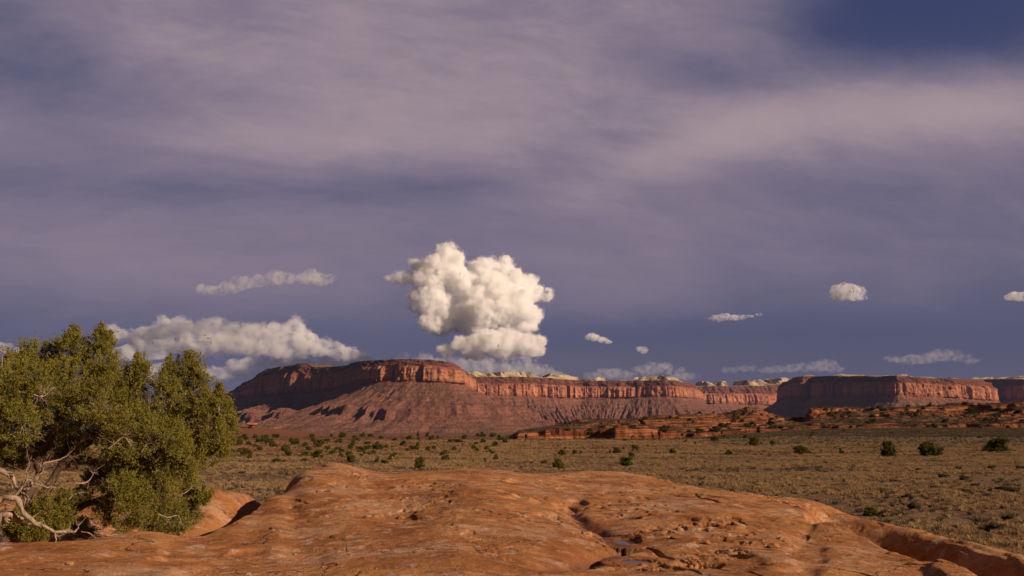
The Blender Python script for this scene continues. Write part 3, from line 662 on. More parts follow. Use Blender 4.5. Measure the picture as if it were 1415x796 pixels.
T4 = [TP(100, 634, .0), TP(150, 640, .1), TP(195, 625, .1), TP(235, 585, .1), TP(255, 545, .1)]
T5 = [TP(30, 735, .1), TP(90, 712, .1), TP(140, 690, .0), TP(180, 690, -.1), TP(215, 690, -.2), TP(240, 700, -.1)]
T6 = [TP(10, 748), TP(-30, 690, .1), TP(-60, 620, .1), TP(-70, 560, .1)]
T7 = [TP(150, 590, 0), TP(175, 560, .05), TP(188, 525, .1)]
T8 = [TP(195, 625, .1), TP(250, 620, .1), TP(290, 600, 0), TP(302, 570, -.05)]
def gnarl(p, amp): 
    k = len(p); a = rs.normal(size=(k, 3)); a = (a + np.roll(a, 1, 0) + np.roll(a, -1, 0)) / 2; return p + a * amp
for pts, r0, r1, n in [(T1, .085, .03, 22), (T2, .08, .03, 24), (T3, .07, .02, 16), (T4, .065, .015, 20), (T5, .07, .015, 20), (T6, .09, .03, 18), (T7, .035, .012, 12), (T8, .03, .01, 14)]:
    p = gnarl(spline(pts, n), 0.018); rad = np.linspace(r0, r1, n) * (1 + 0.18 * rs.normal(size=n)); tk.add(p, rad, 10)
allp = np.concatenate([spline(q, 30) for q in (T1, T2, T3, T4, T5, T6, T7, T8)])
tk.add(gnarl(spline([TP(138, 662, -.3), TP(146, 674, -.35), TP(153, 686, -.4)], 6), .006), np.linspace(.055, .045, 6), 9)
tk.build('trunk', M_BARK, tree)
for (px, py, rp, dd) in LOBES:
    c = TP(px, py + 4, dd); rad = rp * mpp * .93
    near = allp[np.argmin(np.linalg.norm(allp - c - np.array([0, 0, -.15]), axis=1))]
    mid = (near + c) / 2 + rs.normal(size=3) * 0.06 + np.array([0, 0, -0.05])
    limb = spline([near, mid, c], 8); twigs.add(gnarl(limb, 0.012), np.linspace(.02, .008, 8), 5)
    nsub = int(14 + (rad / 0.30) ** 2 * 27)
    for k in range(nsub):
        d = rs.normal(size=3); d /= np.linalg.norm(d); q = rs.rand() ** 0.42
        sc = c + d * rad * q * np.array([1, 1, 1.08]); 
        sr = (0.055 + 0.055 * rs.rand()) * (1.0 if rad > .2 else .8)
        axis = d * 0.6 + np.array([0.03, 0, 0.95]); axis /= np.linalg.norm(axis)
        tp = spline([c + (sc - c) * .2, (c + sc) / 2 + rs.normal(size=3) * .03, sc, sc + axis * sr * 1.0], 5)
        twigs.add(tp, np.linspace(.006, .002, 5), 4)
        if k < 5:                            # a taller plume breaking the outline
            up = c + np.array([rs.uniform(-.6, .6) * rad, rs.uniform(-.5, .5) * rad, rad * rs.uniform(.45, .82)])
            for h_ in np.linspace(0, .16, 7):
                nl = 26; cc = up + np.array([0, 0, h_]) + rs.normal(size=(nl, 3)) * (.035 - h_ * .15); v, qd = leaf_faces(cc, np.array([0, 0, 1.]) + rs.normal(size=(nl, 3)) * .5, rs.uniform(.018, .032, nl), rs.uniform(.009, .014, nl), rs)
                LV.append(v); LQ.append(qd + nv); nv += len(v); LT_.append(np.full(len(v), .6))
        # sprays: upright plumes of short scale-leaf twigs
        nsp = 10
        for m_ in range(nsp):
            a2 = axis + rs.normal(size=3) * 0.65; a2 /= np.linalg.norm(a2)
            L = sr * (1.0 + 1.3 * rs.rand()); nl = 20
            t_ = rs.rand(nl); base = sc + rs.normal(size=3) * sr * .38
            Cc = base + a2 * (t_ * L)[:, None] + rs.normal(size=(nl, 3)) * 0.011
            Dd = a2 + rs.normal(size=(nl, 3)) * 0.55
            v, qd = leaf_faces(Cc, Dd, rs.uniform(.018, .032, nl), rs.uniform(.009, .015, nl), rs)
            LV.append(v); LQ.append(qd + nv); nv += len(v); LT_.append(np.full(len(v), np.clip(0.5 + rs.normal() * .16, 0, 1)))
mesh_np('crown', np.concatenate(LV), np.concatenate(LQ), False, {'tone': np.concatenate(LT_)}, M_LEAF, tree)
twigs.build('twigs', M_TWIG, tree)
# bleached dead limbs, each a branch of its own
def dead_branch(pts, r0, r1, n=16, sub=6, seed=0, sl_=0.35):
    rr_ = np.random.RandomState(seed); tb = Tubes()
    p = spline(pts, n); p = p + rr_.normal(size=p.shape) * r0 * 0.25; tb.add(p, np.linspace(r0, r1, n) * (1 + .15 * rr_.normal(size=n)), 8)
    for k in range(sub):
        i = rr_.randint(n // 3, n); st = p[i]; d = p[min(i + 1, n - 1)] - p[max(i - 1, 0)]; d = d / (np.linalg.norm(d) + 1e-6) + rr_.normal(size=3) * .8 + np.array([0, -.2, .15]); d /= np.linalg.norm(d)
        L = sl_ * rr_.uniform(.4, 1); q = np.array([st + d * L * u + rr_.normal(size=3) * .018 * u for u in np.linspace(0, 1, 7)]); rk_ = max(r1, r0 * .35)
        tb.add(q, np.linspace(rk_, .0025, 7), 5)
        for z_ in range(3):
            j = rr_.randint(2, 6); d2 = d + rr_.normal(size=3) * .8; q2 = np.array([q[j] + d2 * L * .4 * u for u in np.linspace(0, 1, 4)]); tb.add(q2, np.linspace(rk_ * .4, .002, 4), 4)
    return tb.build('dead_branch', M_DEAD, tree)
dead_branch([TP(-30, 692, -.6), TP(0, 690, -.7), TP(18, 687, -.8), TP(30, 702, -.8), TP(42, 718, -.8), TP(62, 730, -.75), TP(84, 736, -.7), TP(104, 735, -.6)], .052, .012, 22, 9, 1, .25)
dead_branch([TP(-30, 722, -.5), TP(0, 718, -.6), TP(14, 712, -.65), TP(30, 718, -.6)], .075, .04, 8, 2, 2, .2)
dead_branch([TP(14, 690, -.7), TP(28, 678, -.75), TP(38, 662, -.8), TP(50, 668, -.8), TP(62, 672, -.8), TP(77, 674, -.8)], .026, .006, 14, 8, 3, .25)
dead_branch([TP(38, 676, -.7), TP(50, 662, -.7), TP(60, 650, -.65)], .016, .006, 8, 4, 4, .25)
dead_branch([TP(-20, 640, -.4), TP(0, 650, -.5), TP(14, 656, -.55), TP(24, 672, -.5), TP(27, 682, -.5)], .040, .02, 10, 10, 5, .3)
dead_branch([TP(105, 668, -.6), TP(116, 668, -.6), TP(124, 663, -.6), TP(128, 655, -.6)], .014, .004, 8, 4, 6, .15)
dead_branch([TP(238, 690, -.5), TP(248, 684, -.55), TP(258, 680, -.55), TP(266, 672, -.5)], .010, .003, 8, 3, 7, .12)
dead_branch([TP(218, 710, -.7), TP(232, 716, -.7), TP(245, 712, -.7), TP(250, 720, -.7)], .012, .004, 8, 5, 8, .15)
dead_branch([TP(150, 620, -.9), TP(160, 612, -.9), TP(172, 604, -.9), TP(182, 616, -.9)], .009, .003, 8, 7, 9, .2)
dead_branch([TP(125, 722, -.6), TP(133, 727, -.65), TP(142, 725, -.65)], .014, .005, 6, 2, 10, .1)
dead_branch([TP(112, 735, -.6), TP(124, 737, -.7), TP(130, 742, -.7)], .012, .004, 6, 3, 11, .12)
dead_branch([TP(195, 625, -.7), TP(205, 610, -.7), TP(203, 598, -.7)], .009, .003, 6, 7, 12, .2)
dead_branch([TP(95, 690, -.2), TP(105, 682, -.2), TP(118, 680, -.2), TP(130, 682, -.2)], .008, .003, 6, 7, 13, .2)
dead_branch([TP(46, 545, -.8), TP(60, 548, -.8), TP(74, 535, -.8)], .010, .003, 6, 6, 14, .2)
dead_branch([TP(2, 520, -.1), TP(3, 500, -.1), TP(4, 486, -.1)], .008, .003, 6, 5, 15, .12)
dead_branch([TP(60, 640, -.1), TP(90, 632, -.15), TP(110, 612, -.2), TP(125, 606, -.3)], .014, .004, 9, 8, 16, .25)
dead_branch([TP(30, 590, -.4), TP(40, 600, -.4), TP(48, 592, -.4)], .014, .004, 7, 6, 17, .2)

# ------------------------------------------------------------------ bushes of the plain
def bush_meshes(seed, kind):
    r_ = np.random.RandomState(seed); V = []; Q = []; T = []; n = 0; tb = Tubes()
    lob = []
    nl = r_.randint(7, 12) 
    for i in range(nl):
        a = r_.rand() * 2 * math.pi; q = r_.rand() ** .6 * .36; h = r_.uniform(.28, .74) * (1 - .5 * q)
        lob.append((np.array([math.cos(a) * q, math.sin(a) * q, h]), r_.uniform(.15, .26)))
    for i in range(6):
        a = i / 6 * 2 * math.pi + r_.rand(); lob.append((np.array([math.cos(a) * .28, math.sin(a) * .28, r_.uniform(.12, .26)]), .17))
    for c, rad in lob:
        tb.add(spline([np.array([0, 0, -.1]), np.array([c[0] * .4, c[1] * .4, c[2] * .5]), c], 5), np.linspace(.035, .008, 5), 4)
        for k in range(26):
            d = r_.normal(size=3); d /= np.linalg.norm(d); s_ = c + d * rad * r_.rand() ** .5; m_ = 24
            Cc = s_ + r_.normal(size=(m_, 3)) * .035; Dd = d + np.array([0, 0, .5]) + r_.normal(size=(m_, 3)) * .6
            v, qd = leaf_faces(Cc, Dd, r_.uniform(.05, .085, m_), r_.uniform(.022, .04, m_), r_)
            V.append(v); Q.append(qd + n); n += len(v); T.append(np.full(len(v), np.clip(.5 + r_.normal() * .2, 0, 1)))
    return np.concatenate(V), np.concatenate(Q), np.concatenate(T), tb
def bush_proto(name, seed, m, low=1.0):
    e = empty(name); V, Q, T, tb = bush_meshes(seed, 0); V = V * np.array([1, 1, low])
    mesh_np('crown', V, Q, False, {'tone': T}, m, e); tb.build('trunk' if m is M_BUSH else 'stem', M_BARK, e)
    return e
protos = [bush_proto('juniper_bush', 100 + i, M_BUSH) for i in range(6)]
sprotos = [bush_proto('sagebrush', 200 + i, M_SAGE) for i in range(4)]
def place(first, x, y, z, wid, hei, rz, used=set()):
    if first.name in used:
        o = first.copy(); COL.objects.link(o)
        for ch in first.children:
            c = ch.copy(); COL.objects.link(c); c.parent = o; c.matrix_parent_inverse = ch.matrix_parent_inverse
    else: o = first; used.add(first.name)
    o.location = (x, y, z); o.rotation_euler = (0, 0, rz); o.scale = (wid / 1.0, wid / 1.0, hei / .92)
    for k in ('label', 'category', 'group', 'kind'):
        if k in o: del o[k]
    return o
BUSH = [  # px, py of the base, width px, height px, label
 (1376, 625, 35, 18, 'broad rounded dark green bush on red soil, rightmost of the three large ones'), (1286, 631, 28, 19, 'large dense green bush between two others on the dry grass plain'), (1228, 632, 22, 20, 'tall round green bush, left one of the three large bushes at right'),
 (1109, 628, 27, 11, 'low wide dark green bush on the plain left of the three large bushes'), (1163, 628, 7, 8, 'tiny green bush between the low wide bush and the tall round one'), (1042, 616, 16, 12, 'round green bush on the plain below the bare rock knob'),
 (1068, 615, 9, 6, 'small green bush just right of the round bush below the rock knob'), (1030, 606, 8, 5, 'little bush a bit farther than the round bush below the rock knob'),
 (1204, 713, 24, 11, 'yellow green shrub on the grass just behind the edge of the slickrock'), (1226, 714, 17, 8, 'smaller duller shrub right of the yellow green one behind the slickrock'),
 (772, 649, 18, 14, 'dark rounded bush behind the dome casting a shadow to the left'), (867, 644, 18, 13, 'dark round bush just behind the dome crest, taller bush behind it'), (873, 633, 12, 8, 'olive bush standing right behind the round bush near the dome crest'),
 (752, 642, 9, 6, 'small olive bush up and left of the dark rounded bush behind the dome'), (777, 630, 15, 8, 'wide low bush, largest of a row of three on the plain'), (794, 629, 8, 7, 'middle bush of a row of three on the plain behind the dome'), (803, 627, 6, 4, 'smallest bush at the right end of a row of three'),
 (852, 627, 13, 9, 'olive bush, left one of a pair on the plain above the dome crest'), (878, 623, 11, 8, 'dark bush, right one of a pair on the plain above the dome crest'), (930, 628, 10, 8, 'lone upright green bush on open plain right of the pair'), (1007, 628, 12, 6, 'lone low bush on open grass under the rock knob'),
 (580, 649, 17, 16, 'dark green bush peeking over the saddle of the dome'), (539, 637, 9, 7, 'small dark bush above the dome saddle, right of two others'), (530, 642, 11, 7, 'middle bush of three just above the left part of the dome'), (521, 639, 9, 7, 'left bush of three just above the left part of the dome'),
 (485, 639, 12, 11, 'upright dark bush right above the highest bump of the dome'), (616, 638, 14, 9, 'rounded olive bush on the plain right of the dome saddle'), (670, 638, 5, 5, 'tiny bush left of a darker one on the plain behind the dome'), (685, 636, 9, 7, 'small dark round bush on the plain over the middle of the dome'),
 (440, 634, 14, 12, 'dense upright green bush on the plain above left end of the dome'), (421, 632, 13, 8, 'low green bush left of the dense upright one'), (684, 617, 10, 7, 'lone dark bush on the far plain over the middle of the dome')]
FARB = [(340, 629, 18, 9), (318, 616, 10, 7), (345, 635, 9, 7), (481, 628, 7, 5), (501, 625, 11, 8), (523, 622, 18, 9), (516, 628, 8, 6), (393, 622, 12, 7), (468, 613, 13, 7), (485, 621, 8, 6), (557, 616, 12, 7), (600, 621, 7, 5), (628, 623, 8, 6), (591, 623, 9, 6), (441, 616, 14, 8),
 (358, 612, 12, 6), (330, 612, 9, 5), (371, 613, 14, 7), (410, 612, 10, 6), (420, 639, 10, 5), (385, 640, 18, 6), (400, 630, 8, 6), (458, 629, 12, 7), (452, 622, 9, 6), (578, 608, 6, 4), (621, 612, 8, 5), (527, 606, 8, 4), (451, 611, 9, 5), (308, 625, 16, 8),
 (988, 610, 14, 7), (1001, 606, 8, 5), (1033, 597, 10, 5), (988, 600, 18, 7), (919, 597, 14, 5), (968, 598, 16, 6), (785, 603, 8, 4), (815, 606, 5, 4), (735, 606, 4, 3), (774, 609, 5, 3), (864, 610, 9, 4), (948, 611, 5, 4), (875, 598, 12, 5), (952, 598, 8, 4), (1167, 598, 6, 4), (1122, 602, 6, 5), (1294, 593, 7, 5), (1394, 593, 8, 5), (1071, 593, 7, 4), (824, 627, 4, 3), (1200, 590, 8, 5)]
rs = np.random.RandomState(9)
for i in range(100):
    px = 305 + 400 * rs.rand() ** 1.25; py = 603 + rs.rand() ** 1.2 * 30; FARB.append((px, py, rs.uniform(5, 12), rs.uniform(4, 7)))
for i in range(30):
    px = rs.uniform(700, 1410); py = rs.uniform(600, 626); FARB.append((px, py, rs.uniform(3, 5), rs.uniform(2, 4)))
RIDGEB = []
for i in range(80):
    px = rs.uniform(760, 1412); RIDGEB.append((px, rs.uniform(561, 589) if px > 1100 else rs.uniform(569, 598), rs.uniform(4, 11), rs.uniform(3, 5)))
nb = 0
def put_bush(px, py, wp, hp, label, group, pro, cat, m=0):
    global nb
    r, x, y, z = on_plain(px, py)
    if r >= 690: return None
    e = place(pro[nb % len(pro)], x, y, z - 0.03, wp * r / F * 1.0, hp * r / F * 1.18, rs.rand() * 6.28); nb += 1
    return tag(e, label, cat, group)
for (px, py, wp, hp, lb) in BUSH: put_bush(px, py, wp, hp, lb, 'green bushes scattered over the plain', protos, 'bush')
for (px, py, wp, hp) in FARB:
    if px < 720: lb = 'small far green bush in the loose thicket on the plain under the big mesa'
    else: lb = 'tiny far green bush dotting the open plain in front of the low red ledges'
    put_bush(px, py, wp, hp, lb, 'small far bushes left of centre' if px < 720 else 'tiny far bushes before the ledges', protos, 'bush')
for (px, py, wp, hp) in RIDGEB:
    put_bush(px, py, wp, hp, 'small dark bush growing on the low ledges of red rock', 'bushes on the red rock ledges', protos, 'bush')
SAGE = [(1376, 735, 26, 12), (1270, 652, 9, 5), (1305, 660, 15, 6), (1333, 664, 14, 6), (1385, 680, 18, 8), (1400, 682, 16, 8), (1340, 682, 18, 7), (1253, 692, 18, 9), (1112, 675, 12, 5), (1067, 658, 9, 4), (1089, 650, 7, 3), (1265, 705, 18, 10), (1325, 650, 8, 5), (1223, 682, 12, 6), (1290, 735, 18, 8),
        (970, 671, 9, 5), (1410, 650, 12, 6), (1165, 666, 8, 4), (1370, 648, 10, 5), (1120, 664, 8, 4), (1349, 674, 12, 6), (1392, 720, 16, 9), (1310, 700, 10, 5), (1180, 647, 7, 4), (1020, 647, 7, 3)]
sl3 = ['dull brown sagebrush clump on the dry grass at right']
for (px, py, wp, hp) in SAGE:
    put_bush(px, py, wp, hp, 'dull grey brown sagebrush clump among the dry grass at right', 'sagebrush clumps in the grass', sprotos, 'shrub')

# ------------------------------------------------------------------ dry grass and low scrub of the plain
def tuft(seed, nbl, spread, hgt, m, name):
    r_ = np.random.RandomState(seed); a = r_.rand(nbl) * 6.283; q = r_.rand(nbl) ** .6 * spread
    C = np.stack([np.cos(a) * q, np.sin(a) * q, np.full(nbl, hgt * .42)], 1); Dd = np.stack([np.cos(a) * .55, np.sin(a) * .55, np.ones(nbl)], 1) + r_.normal(size=(nbl, 3)) * .28
    v, qd = leaf_faces(C, Dd, hgt * r_.uniform(.6, 1.1, nbl), np.full(nbl, hgt * .09), r_)
    me = bpy.data.meshes.new(name); me.from_pydata(v.tolist(), [], qd.tolist()); at = me.attributes.new('tone', 'FLOAT', 'POINT'); at.data.foreach_set('value', np.repeat(np.clip(.5 + r_.normal(size=nbl) * .2, 0, 1), 4).astype(np.float32)); me.materials.append(m)
    return bpy.data.objects.new(name, me)
def scatter(name, protos_, XY, Zs, sc, m, label_kind):
    me = bpy.data.meshes.new(name); me.from_pydata(np.stack([XY[:, 0], XY[:, 1], Zs], -1).tolist(), [], [])
    a = me.attributes.new('sc', 'FLOAT', 'POINT'); a.data.foreach_set('value', sc.astype(np.float32))
    o = link(name, me)
    ng = bpy.data.node_groups.new(name, 'GeometryNodeTree'); ng.interface.new_socket('Geometry', in_out='INPUT', socket_type='NodeSocketGeometry'); ng.interface.new_socket('Geometry', in_out='OUTPUT', socket_type='NodeSocketGeometry')
    N = ng.nodes; gi = N.new('NodeGroupInput'); go = N.new('NodeGroupOutput'); ip = N.new('GeometryNodeInstanceOnPoints'); gti = N.new('GeometryNodeGeometryToInstance')
    for pr in protos_[::-1]:
        oi = N.new('GeometryNodeObjectInfo'); oi.inputs['Object'].default_value = pr; oi.inputs['As Instance'].default_value = True
        ng.links.new(oi.outputs['Geometry'], gti.inputs[0])
    ng.links.new(gi.outputs[0], ip.inputs['Points'])
    # every prototype is an instance already: pick one per point
    gti2 = N.new('GeometryNodeJoinGeometry')
    for oi in [n for n in N if n.bl_idname == 'GeometryNodeObjectInfo']: ng.links.new(oi.outputs['Geometry'], gti2.inputs[0])
    N.remove(gti); ng.links.new(gti2.outputs[0], ip.inputs['Instance']); ip.inputs['Pick Instance'].default_value = True
    rv = N.new('FunctionNodeRandomValue'); rv.data_type = 'FLOAT_VECTOR'; rv.inputs[0].default_value = (-.12, -.12, 0); rv.inputs[1].default_value = (.12, .12, 6.283)
    ng.links.new(rv.outputs[0], ip.inputs['Rotation'])
    na = N.new('GeometryNodeInputNamedAttribute'); na.data_type = 'FLOAT'; na.inputs[0].default_value = 'sc'; ng.links.new(na.outputs[0], ip.inputs['Scale'])
    ng.links.new(ip.outputs[0], go.inputs[0])
    md = o.modifiers.new('scatter', 'NODES'); md.node_group = ng
    return tag(o, kind='stuff')
def field(n, r0, r1, pw, seed, px0=-60, px1=1480):
    r_ = np.random.RandomState(seed); u = r_.rand(n); r = (r0 ** pw + u * (r1 ** pw - r0 ** pw)) ** (1 / pw); a = r_.uniform(azi(px0), azi(px1), n)
    return r * np.sin(a), r * np.cos(a), r, r_
gp = [tuft(300 + i, 46, .17, .34, M_GRASS, 'grass_tuft') for i in range(6)]
x, y, r, r_ = field(120000, 27, 330, 1.15, 1)
px_ = ang2px(np.arctan2(x, y)); dens = ss(fbm(x / 11, y / 9, 4, 61), -.35, .25) * (1 - .75 * ss(px_, 880, 1100) * ss(r, 215, 300)) * (1 - .9 * np.exp(-((px_ - 430) / 230) ** 2) * ss(r, 140, 200))
k = r_.rand(len(x)) < dens * .9 + .08; x, y, r = x[k], y[k], r[k]
scatter('grass', gp, np.stack([x, y], 1), ground_z(x, y) - .02, (r_.uniform(.45, 1.15, len(x)) * (1 + .25 * ss(r, 100, 300))), M_GRASS, 0)
M_SCRUB = leaf_material('grey_scrub', (0.07, 0.054, 0.034), (0.13, 0.098, 0.058), (0.20, 0.152, 0.086), 0.4)
sp = [tuft(400 + i, 70, .22, .30, M_SCRUB, 'scrub_tuft') for i in range(4)]
x, y, r, r_ = field(30000, 27, 470, 1.3, 2)
px_ = ang2px(np.arctan2(x, y)); dens = .10 + .5 * ss(fbm(x / 18, y / 14, 4, 77), 0, .4) + ss(px_, 880, 1100) * ss(r, 215, 300)
k = r_.rand(len(x)) < dens; x, y, r = x[k], y[k], r[k]
scatter('ground_cover', sp, np.stack([x, y], 1), ground_z(x, y) - .02, (r_.uniform(.5, 1.5, len(x)) * (1 + .3 * ss(r, 100, 400))), M_SCRUB, 0)

x, y, r, r_ = field(26000, 330, 540, 1.0, 3, 700, 1480)
LXX, LYY, LZZ = ledge_z(np.arctan2(x, y)[None, :], r[None, :]); e_ = .8
zx = ledge_z(np.arctan2(x + e_, y)[None, :], np.hypot(x + e_, y)[None, :])[2][0] - LZZ[0]; zy = ledge_z(np.arctan2(x, y + e_)[None, :], np.hypot(x, y + e_)[None, :])[2][0] - LZZ[0]
k = (np.hypot(zx, zy) < .35) & (r_.rand(len(x)) < .3 + .7 * ss(ang2px(np.arctan2(x, y)), 900, 1100)) & (fbm(x / 14, y / 10, 3, 91) > -.35)
scatter('ground_cover', sp, np.stack([x[k], y[k]], 1), np.maximum(LZZ[0][k], ground_z(x[k], y[k])) - .02, r_.uniform(.8, 2.6, k.sum()), M_SCRUB, 0)

# ------------------------------------------------------------------ loose stones and the balanced rock
def stone_mesh(name, seed, flat=.6):
    bm = bmesh.new(); bmesh.ops.create_icosphere(bm, subdivisions=3, radius=1)
    r_ = np.random.RandomState(seed); pl_ = [(Vector(r_.normal(size=3)).normalized(), r_.uniform(.55, .85)) for _ in range(9)]
    for v in bm.verts:
        for nrm, dd in pl_:
            q = v.co.dot(nrm) - dd
            if q > 0: v.co -= nrm * q * .92
        v.co += v.co.normalized() * (r_.rand() - .5) * .05; v.co.z *= flat
    me = bpy.data.meshes.new(name); bm.to_mesh(me); bm.free(); return me
STN = [(1069, 757, 15, 'squarish sunlit stone resting alone on the right slope of the slickrock'), (1078, 745, 7, 'pale pebble sitting behind the squarish lone stone'), (96, 781, 10, 'pale flat stone lying on the slickrock near the lower left corner'), (977, 752, 12, 'light orange rock chunk beside the broken hollow near the pools'), (995, 730, 9, 'small pale slab at the rim of the dark hollow'),
       (1085, 749, 7, 'small stone at the foot of a crack on the right slope'), (148, 742, 8, 'small reddish stone at the crack under the juniper'), (930, 745, 9, 'rough lump in the broken rock just right of the upper pool')]
for i, (px, py, wp, lb) in enumerate(STN):
    sl_ = slope(px, py); r = 7.5
    while r < 30:
        x = r * math.sin(azi(px, py)); y = r * math.cos(azi(px, py))
        if rock_z_at(x, y) > CAMZ + sl_ * r: break
        r *= 1.006
    o = link('stone', stone_mesh('stone', 600 + i), M_ROCK); o.location = (x, y, rock_z_at(x, y) + wp * r / F * .15); s_ = wp * r / F * .55; o.scale = (s_, s_ * .9, s_ * .8); o.rotation_euler = (0, 0, i * 1.3)
    tag(o, lb, 'stone', 'loose stones on the slickrock')
gst = []
for i in range(4):
    me_ = stone_mesh('grit', 650 + i, .6); me_.materials.append(M_ROCK); gst.append(bpy.data.objects.new('grit_stone', me_))
r_ = np.random.RandomState(77); n_ = 9000; a_ = r_.uniform(azi(-50), azi(1460), n_); q_ = r_.uniform(8.5, 26, n_)
gx, gy, gz, gw = rock_full(a_[None, :], q_[None, :]); gx, gy, gz = gx[0], gy[0], gz[0]
dens = ss(fbm(gx / 1.1, gy / 1.1, 4, 131), .15, .6)
k = r_.rand(n_) < dens; scatter('gravel', gst, np.stack([gx[k], gy[k]], 1), gz[k], .006 + .022 * r_.rand(k.sum()) ** 3, M_ROCK, 0)
# balanced rock on the red mound beyond the juniper
bx, by = P(347, 588, 830).x, P(347, 588, 830).y; bz = float(ground_z(np.array(bx), np.array(by)))
br = tag(empty('balanced_rock', (bx, by, bz)), 'flat pale caprock balanced on a short red stem on the mound right of the juniper', 'rock')
o = link('caprock', stone_mesh('caprock', 701, .42), M_ROCK, br); o.scale = (5.2, 4.2, 3.2); o.location = (0, 0, 3.5)
o = link('stem', stone_mesh('stem', 702, .9), M_LEDGE, br); o.scale = (3.4, 3.0, 2.6); o.location = (.3, 0, .9)

# ------------------------------------------------------------------ cumulus clouds beyond the cliffs
def vn3(x, y, z, s=0):
    iz = np.floor(z); fz = z - iz; fz = fz * fz * (3 - 2 * fz)
    return vn(x + iz * 37.17, y + iz * 91.7, s) * (1 - fz) + vn(x + (iz + 1) * 37.17, y + (iz + 1) * 91.7, s) * fz
def billow(c, sc, o, s, g=.55):
    t = 0; a = 1; tot = 0
    for i in range(o):
        q = c / sc; t = t + a * np.abs(vn3(q[:, 0], q[:, 1], q[:, 2], s + i) * 2 - 1); tot += a; a *= g; sc = sc / 2.1
    return t / tot
def cloud(label, blobs, dist, dens, seed, vox=1.2, disp=2.0, base=None, ragged=(9, .40, .58), alb=(1.0, .99, .972), child=1.0, gran=5, stx=1.0, nsc=15, soft=0):
    s_ = dist / F; rs_ = np.random.RandomState(seed); items = []
    cx = sum(b[0] for b in blobs) / len(blobs); cyy = max(b[1] for b in blobs)
    O = P(cx, cyy, dist)
    for b in blobs:
        px, py, rp = b[:3]; dep = b[3] if len(b) > 3 else rs_.uniform(-.4, .4) * rp; sq = b[4] if len(b) > 4 else 1
        c = np.array([px - cx, dep, cyy - py]); items.append((c, rp * .92, sq, stx))
        for k in range(int((7 + rp * .6) * child)):
            d = rs_.normal(size=3); d /= np.linalg.norm(d); d[2] = d[2] * .8 + .2
            r1 = rp * rs_.uniform(.25, .55); c1 = c + d * rp * np.array([stx, 1, sq]) * rs_.uniform(.6, .9); items.append((c1, r1, min(1, sq * 1.15), stx))
            if r1 > 2.2:
                for m_ in range(gran):
                    d2 = rs_.normal(size=3) + d * .8; d2 /= np.linalg.norm(d2); items.append((c1 + d2 * r1 * .8, r1 * rs_.uniform(.25, .5), 1, 1))
    bm = bmesh.new(); bmesh.ops.create_icosphere(bm, subdivisions=2, radius=1); bv = np.array([v.co[:] for v in bm.verts]); bf = np.array([[v.index for v in f.verts] for f in bm.faces]); bm.free()
    V = np.concatenate([c + bv * rr_ * np.array([sx_, 1, sq]) for c, rr_, sq, sx_ in items]); Q = np.concatenate([bf + i * len(bv) for i in range(len(items))])
    o = mesh_np('cumulus_cloud', V, Q)
    rm = o.modifiers.new('r', 'REMESH'); rm.mode = 'VOXEL'; rm.voxel_size = vox
    dg = bpy.context.evaluated_depsgraph_get(); me = bpy.data.meshes.new_from_object(o.evaluated_get(dg)); old = o.data; o.modifiers.clear(); o.data = me; bpy.data.meshes.remove(old)
    n = len(me.vertices); co = np.empty(n * 3, np.float32); me.vertices.foreach_get('co', co); co = co.reshape(-1, 3).astype(float)
    no = np.empty(n * 3, np.float32); me.vertices.foreach_get('normal', no); no = no.reshape(-1, 3)
    d = (billow(co + seed * 7.3, nsc, 4, seed, .6) - .30) * disp * 3.6 + .9
    co = co + no * d[:, None]
    if base is not None:                     # a common flat base
        z0 = cyy - base; low = co[:, 2] < z0; co[low, 2] = z0 + (co[low, 2] - z0) * .3
    me.vertices.foreach_set('co', co.astype(np.float32).ravel()); me.update()
    o.location = O; o.scale = (s_, s_, s_)
    me.materials.clear(); me.materials.append(cloud_material('cloud_vapour', dens / s_, s_, ragged, alb))
    if soft:                                 # a thin frayed skirt of vapour round the dense body
        m2 = me.copy(); m2.name = 'wisp'; nz = (billow(co + 31.7, 7, 3, seed + 3) - .2) * soft * 2.2 + soft * .5
        m2.vertices.foreach_set('co', (co + no * nz[:, None]).astype(np.float32).ravel()); m2.update()
        m2.materials.clear(); m2.materials.append(cloud_material('cloud_fringe', dens * .22 / s_, s_, (6, .44, .66), alb))
        link('wisp', m2, None, o)
    return tag(o, label, 'cloud', None)
DIM = (.945, .925, .955); MID = (.985, .968, .965)  # DIM lowers the scattering colour to stand for shade on low clouds
cloud('towering bright cumulus cloud with a glowing top over the middle of the big mesa',
      [(617, 368, 22, -24), (600, 383, 22, -30), (640, 398, 26, -12), (672, 382, 24, 0), (676, 368, 12, 0), (692, 398, 31, 0), (718, 398, 23, 5), (740, 405, 13, 8), (756, 407, 8, 10), (652, 408, 20, -10),
       (588, 418, 16, -36), (602, 430, 23, -38), (580, 412, 9, -36), (614, 446, 22, -38), (644, 442, 26, -34), (672, 436, 29, -46), (705, 432, 26, -44), (714, 418, 24, -6), (695, 448, 26, -26), (655, 452, 20, -50), (724, 446, 20, -10), (600, 452, 14, -52), (738, 440, 12, 0)],
      15000, .24, 5, 1.1, disp=3.0, base=468, ragged=(10, .38, .56), child=1.2, gran=7, soft=3.2, alb=(1.0, .992, .978))
cloud('soft dim arm of cloud reaching left from the shoulder of the bright tower', [(545, 385, 9, 0, .8), (560, 386, 12, 0, .8), (578, 386, 14, 0, .8), (595, 388, 14, 0, .8), (585, 370, 10, 0, .7), (572, 364, 6, 0, .6)], 14700, .13, 6, 1.1, disp=2.6, ragged=(9, .38, .58), alb=MID, stx=1.3, gran=3, soft=2.5)
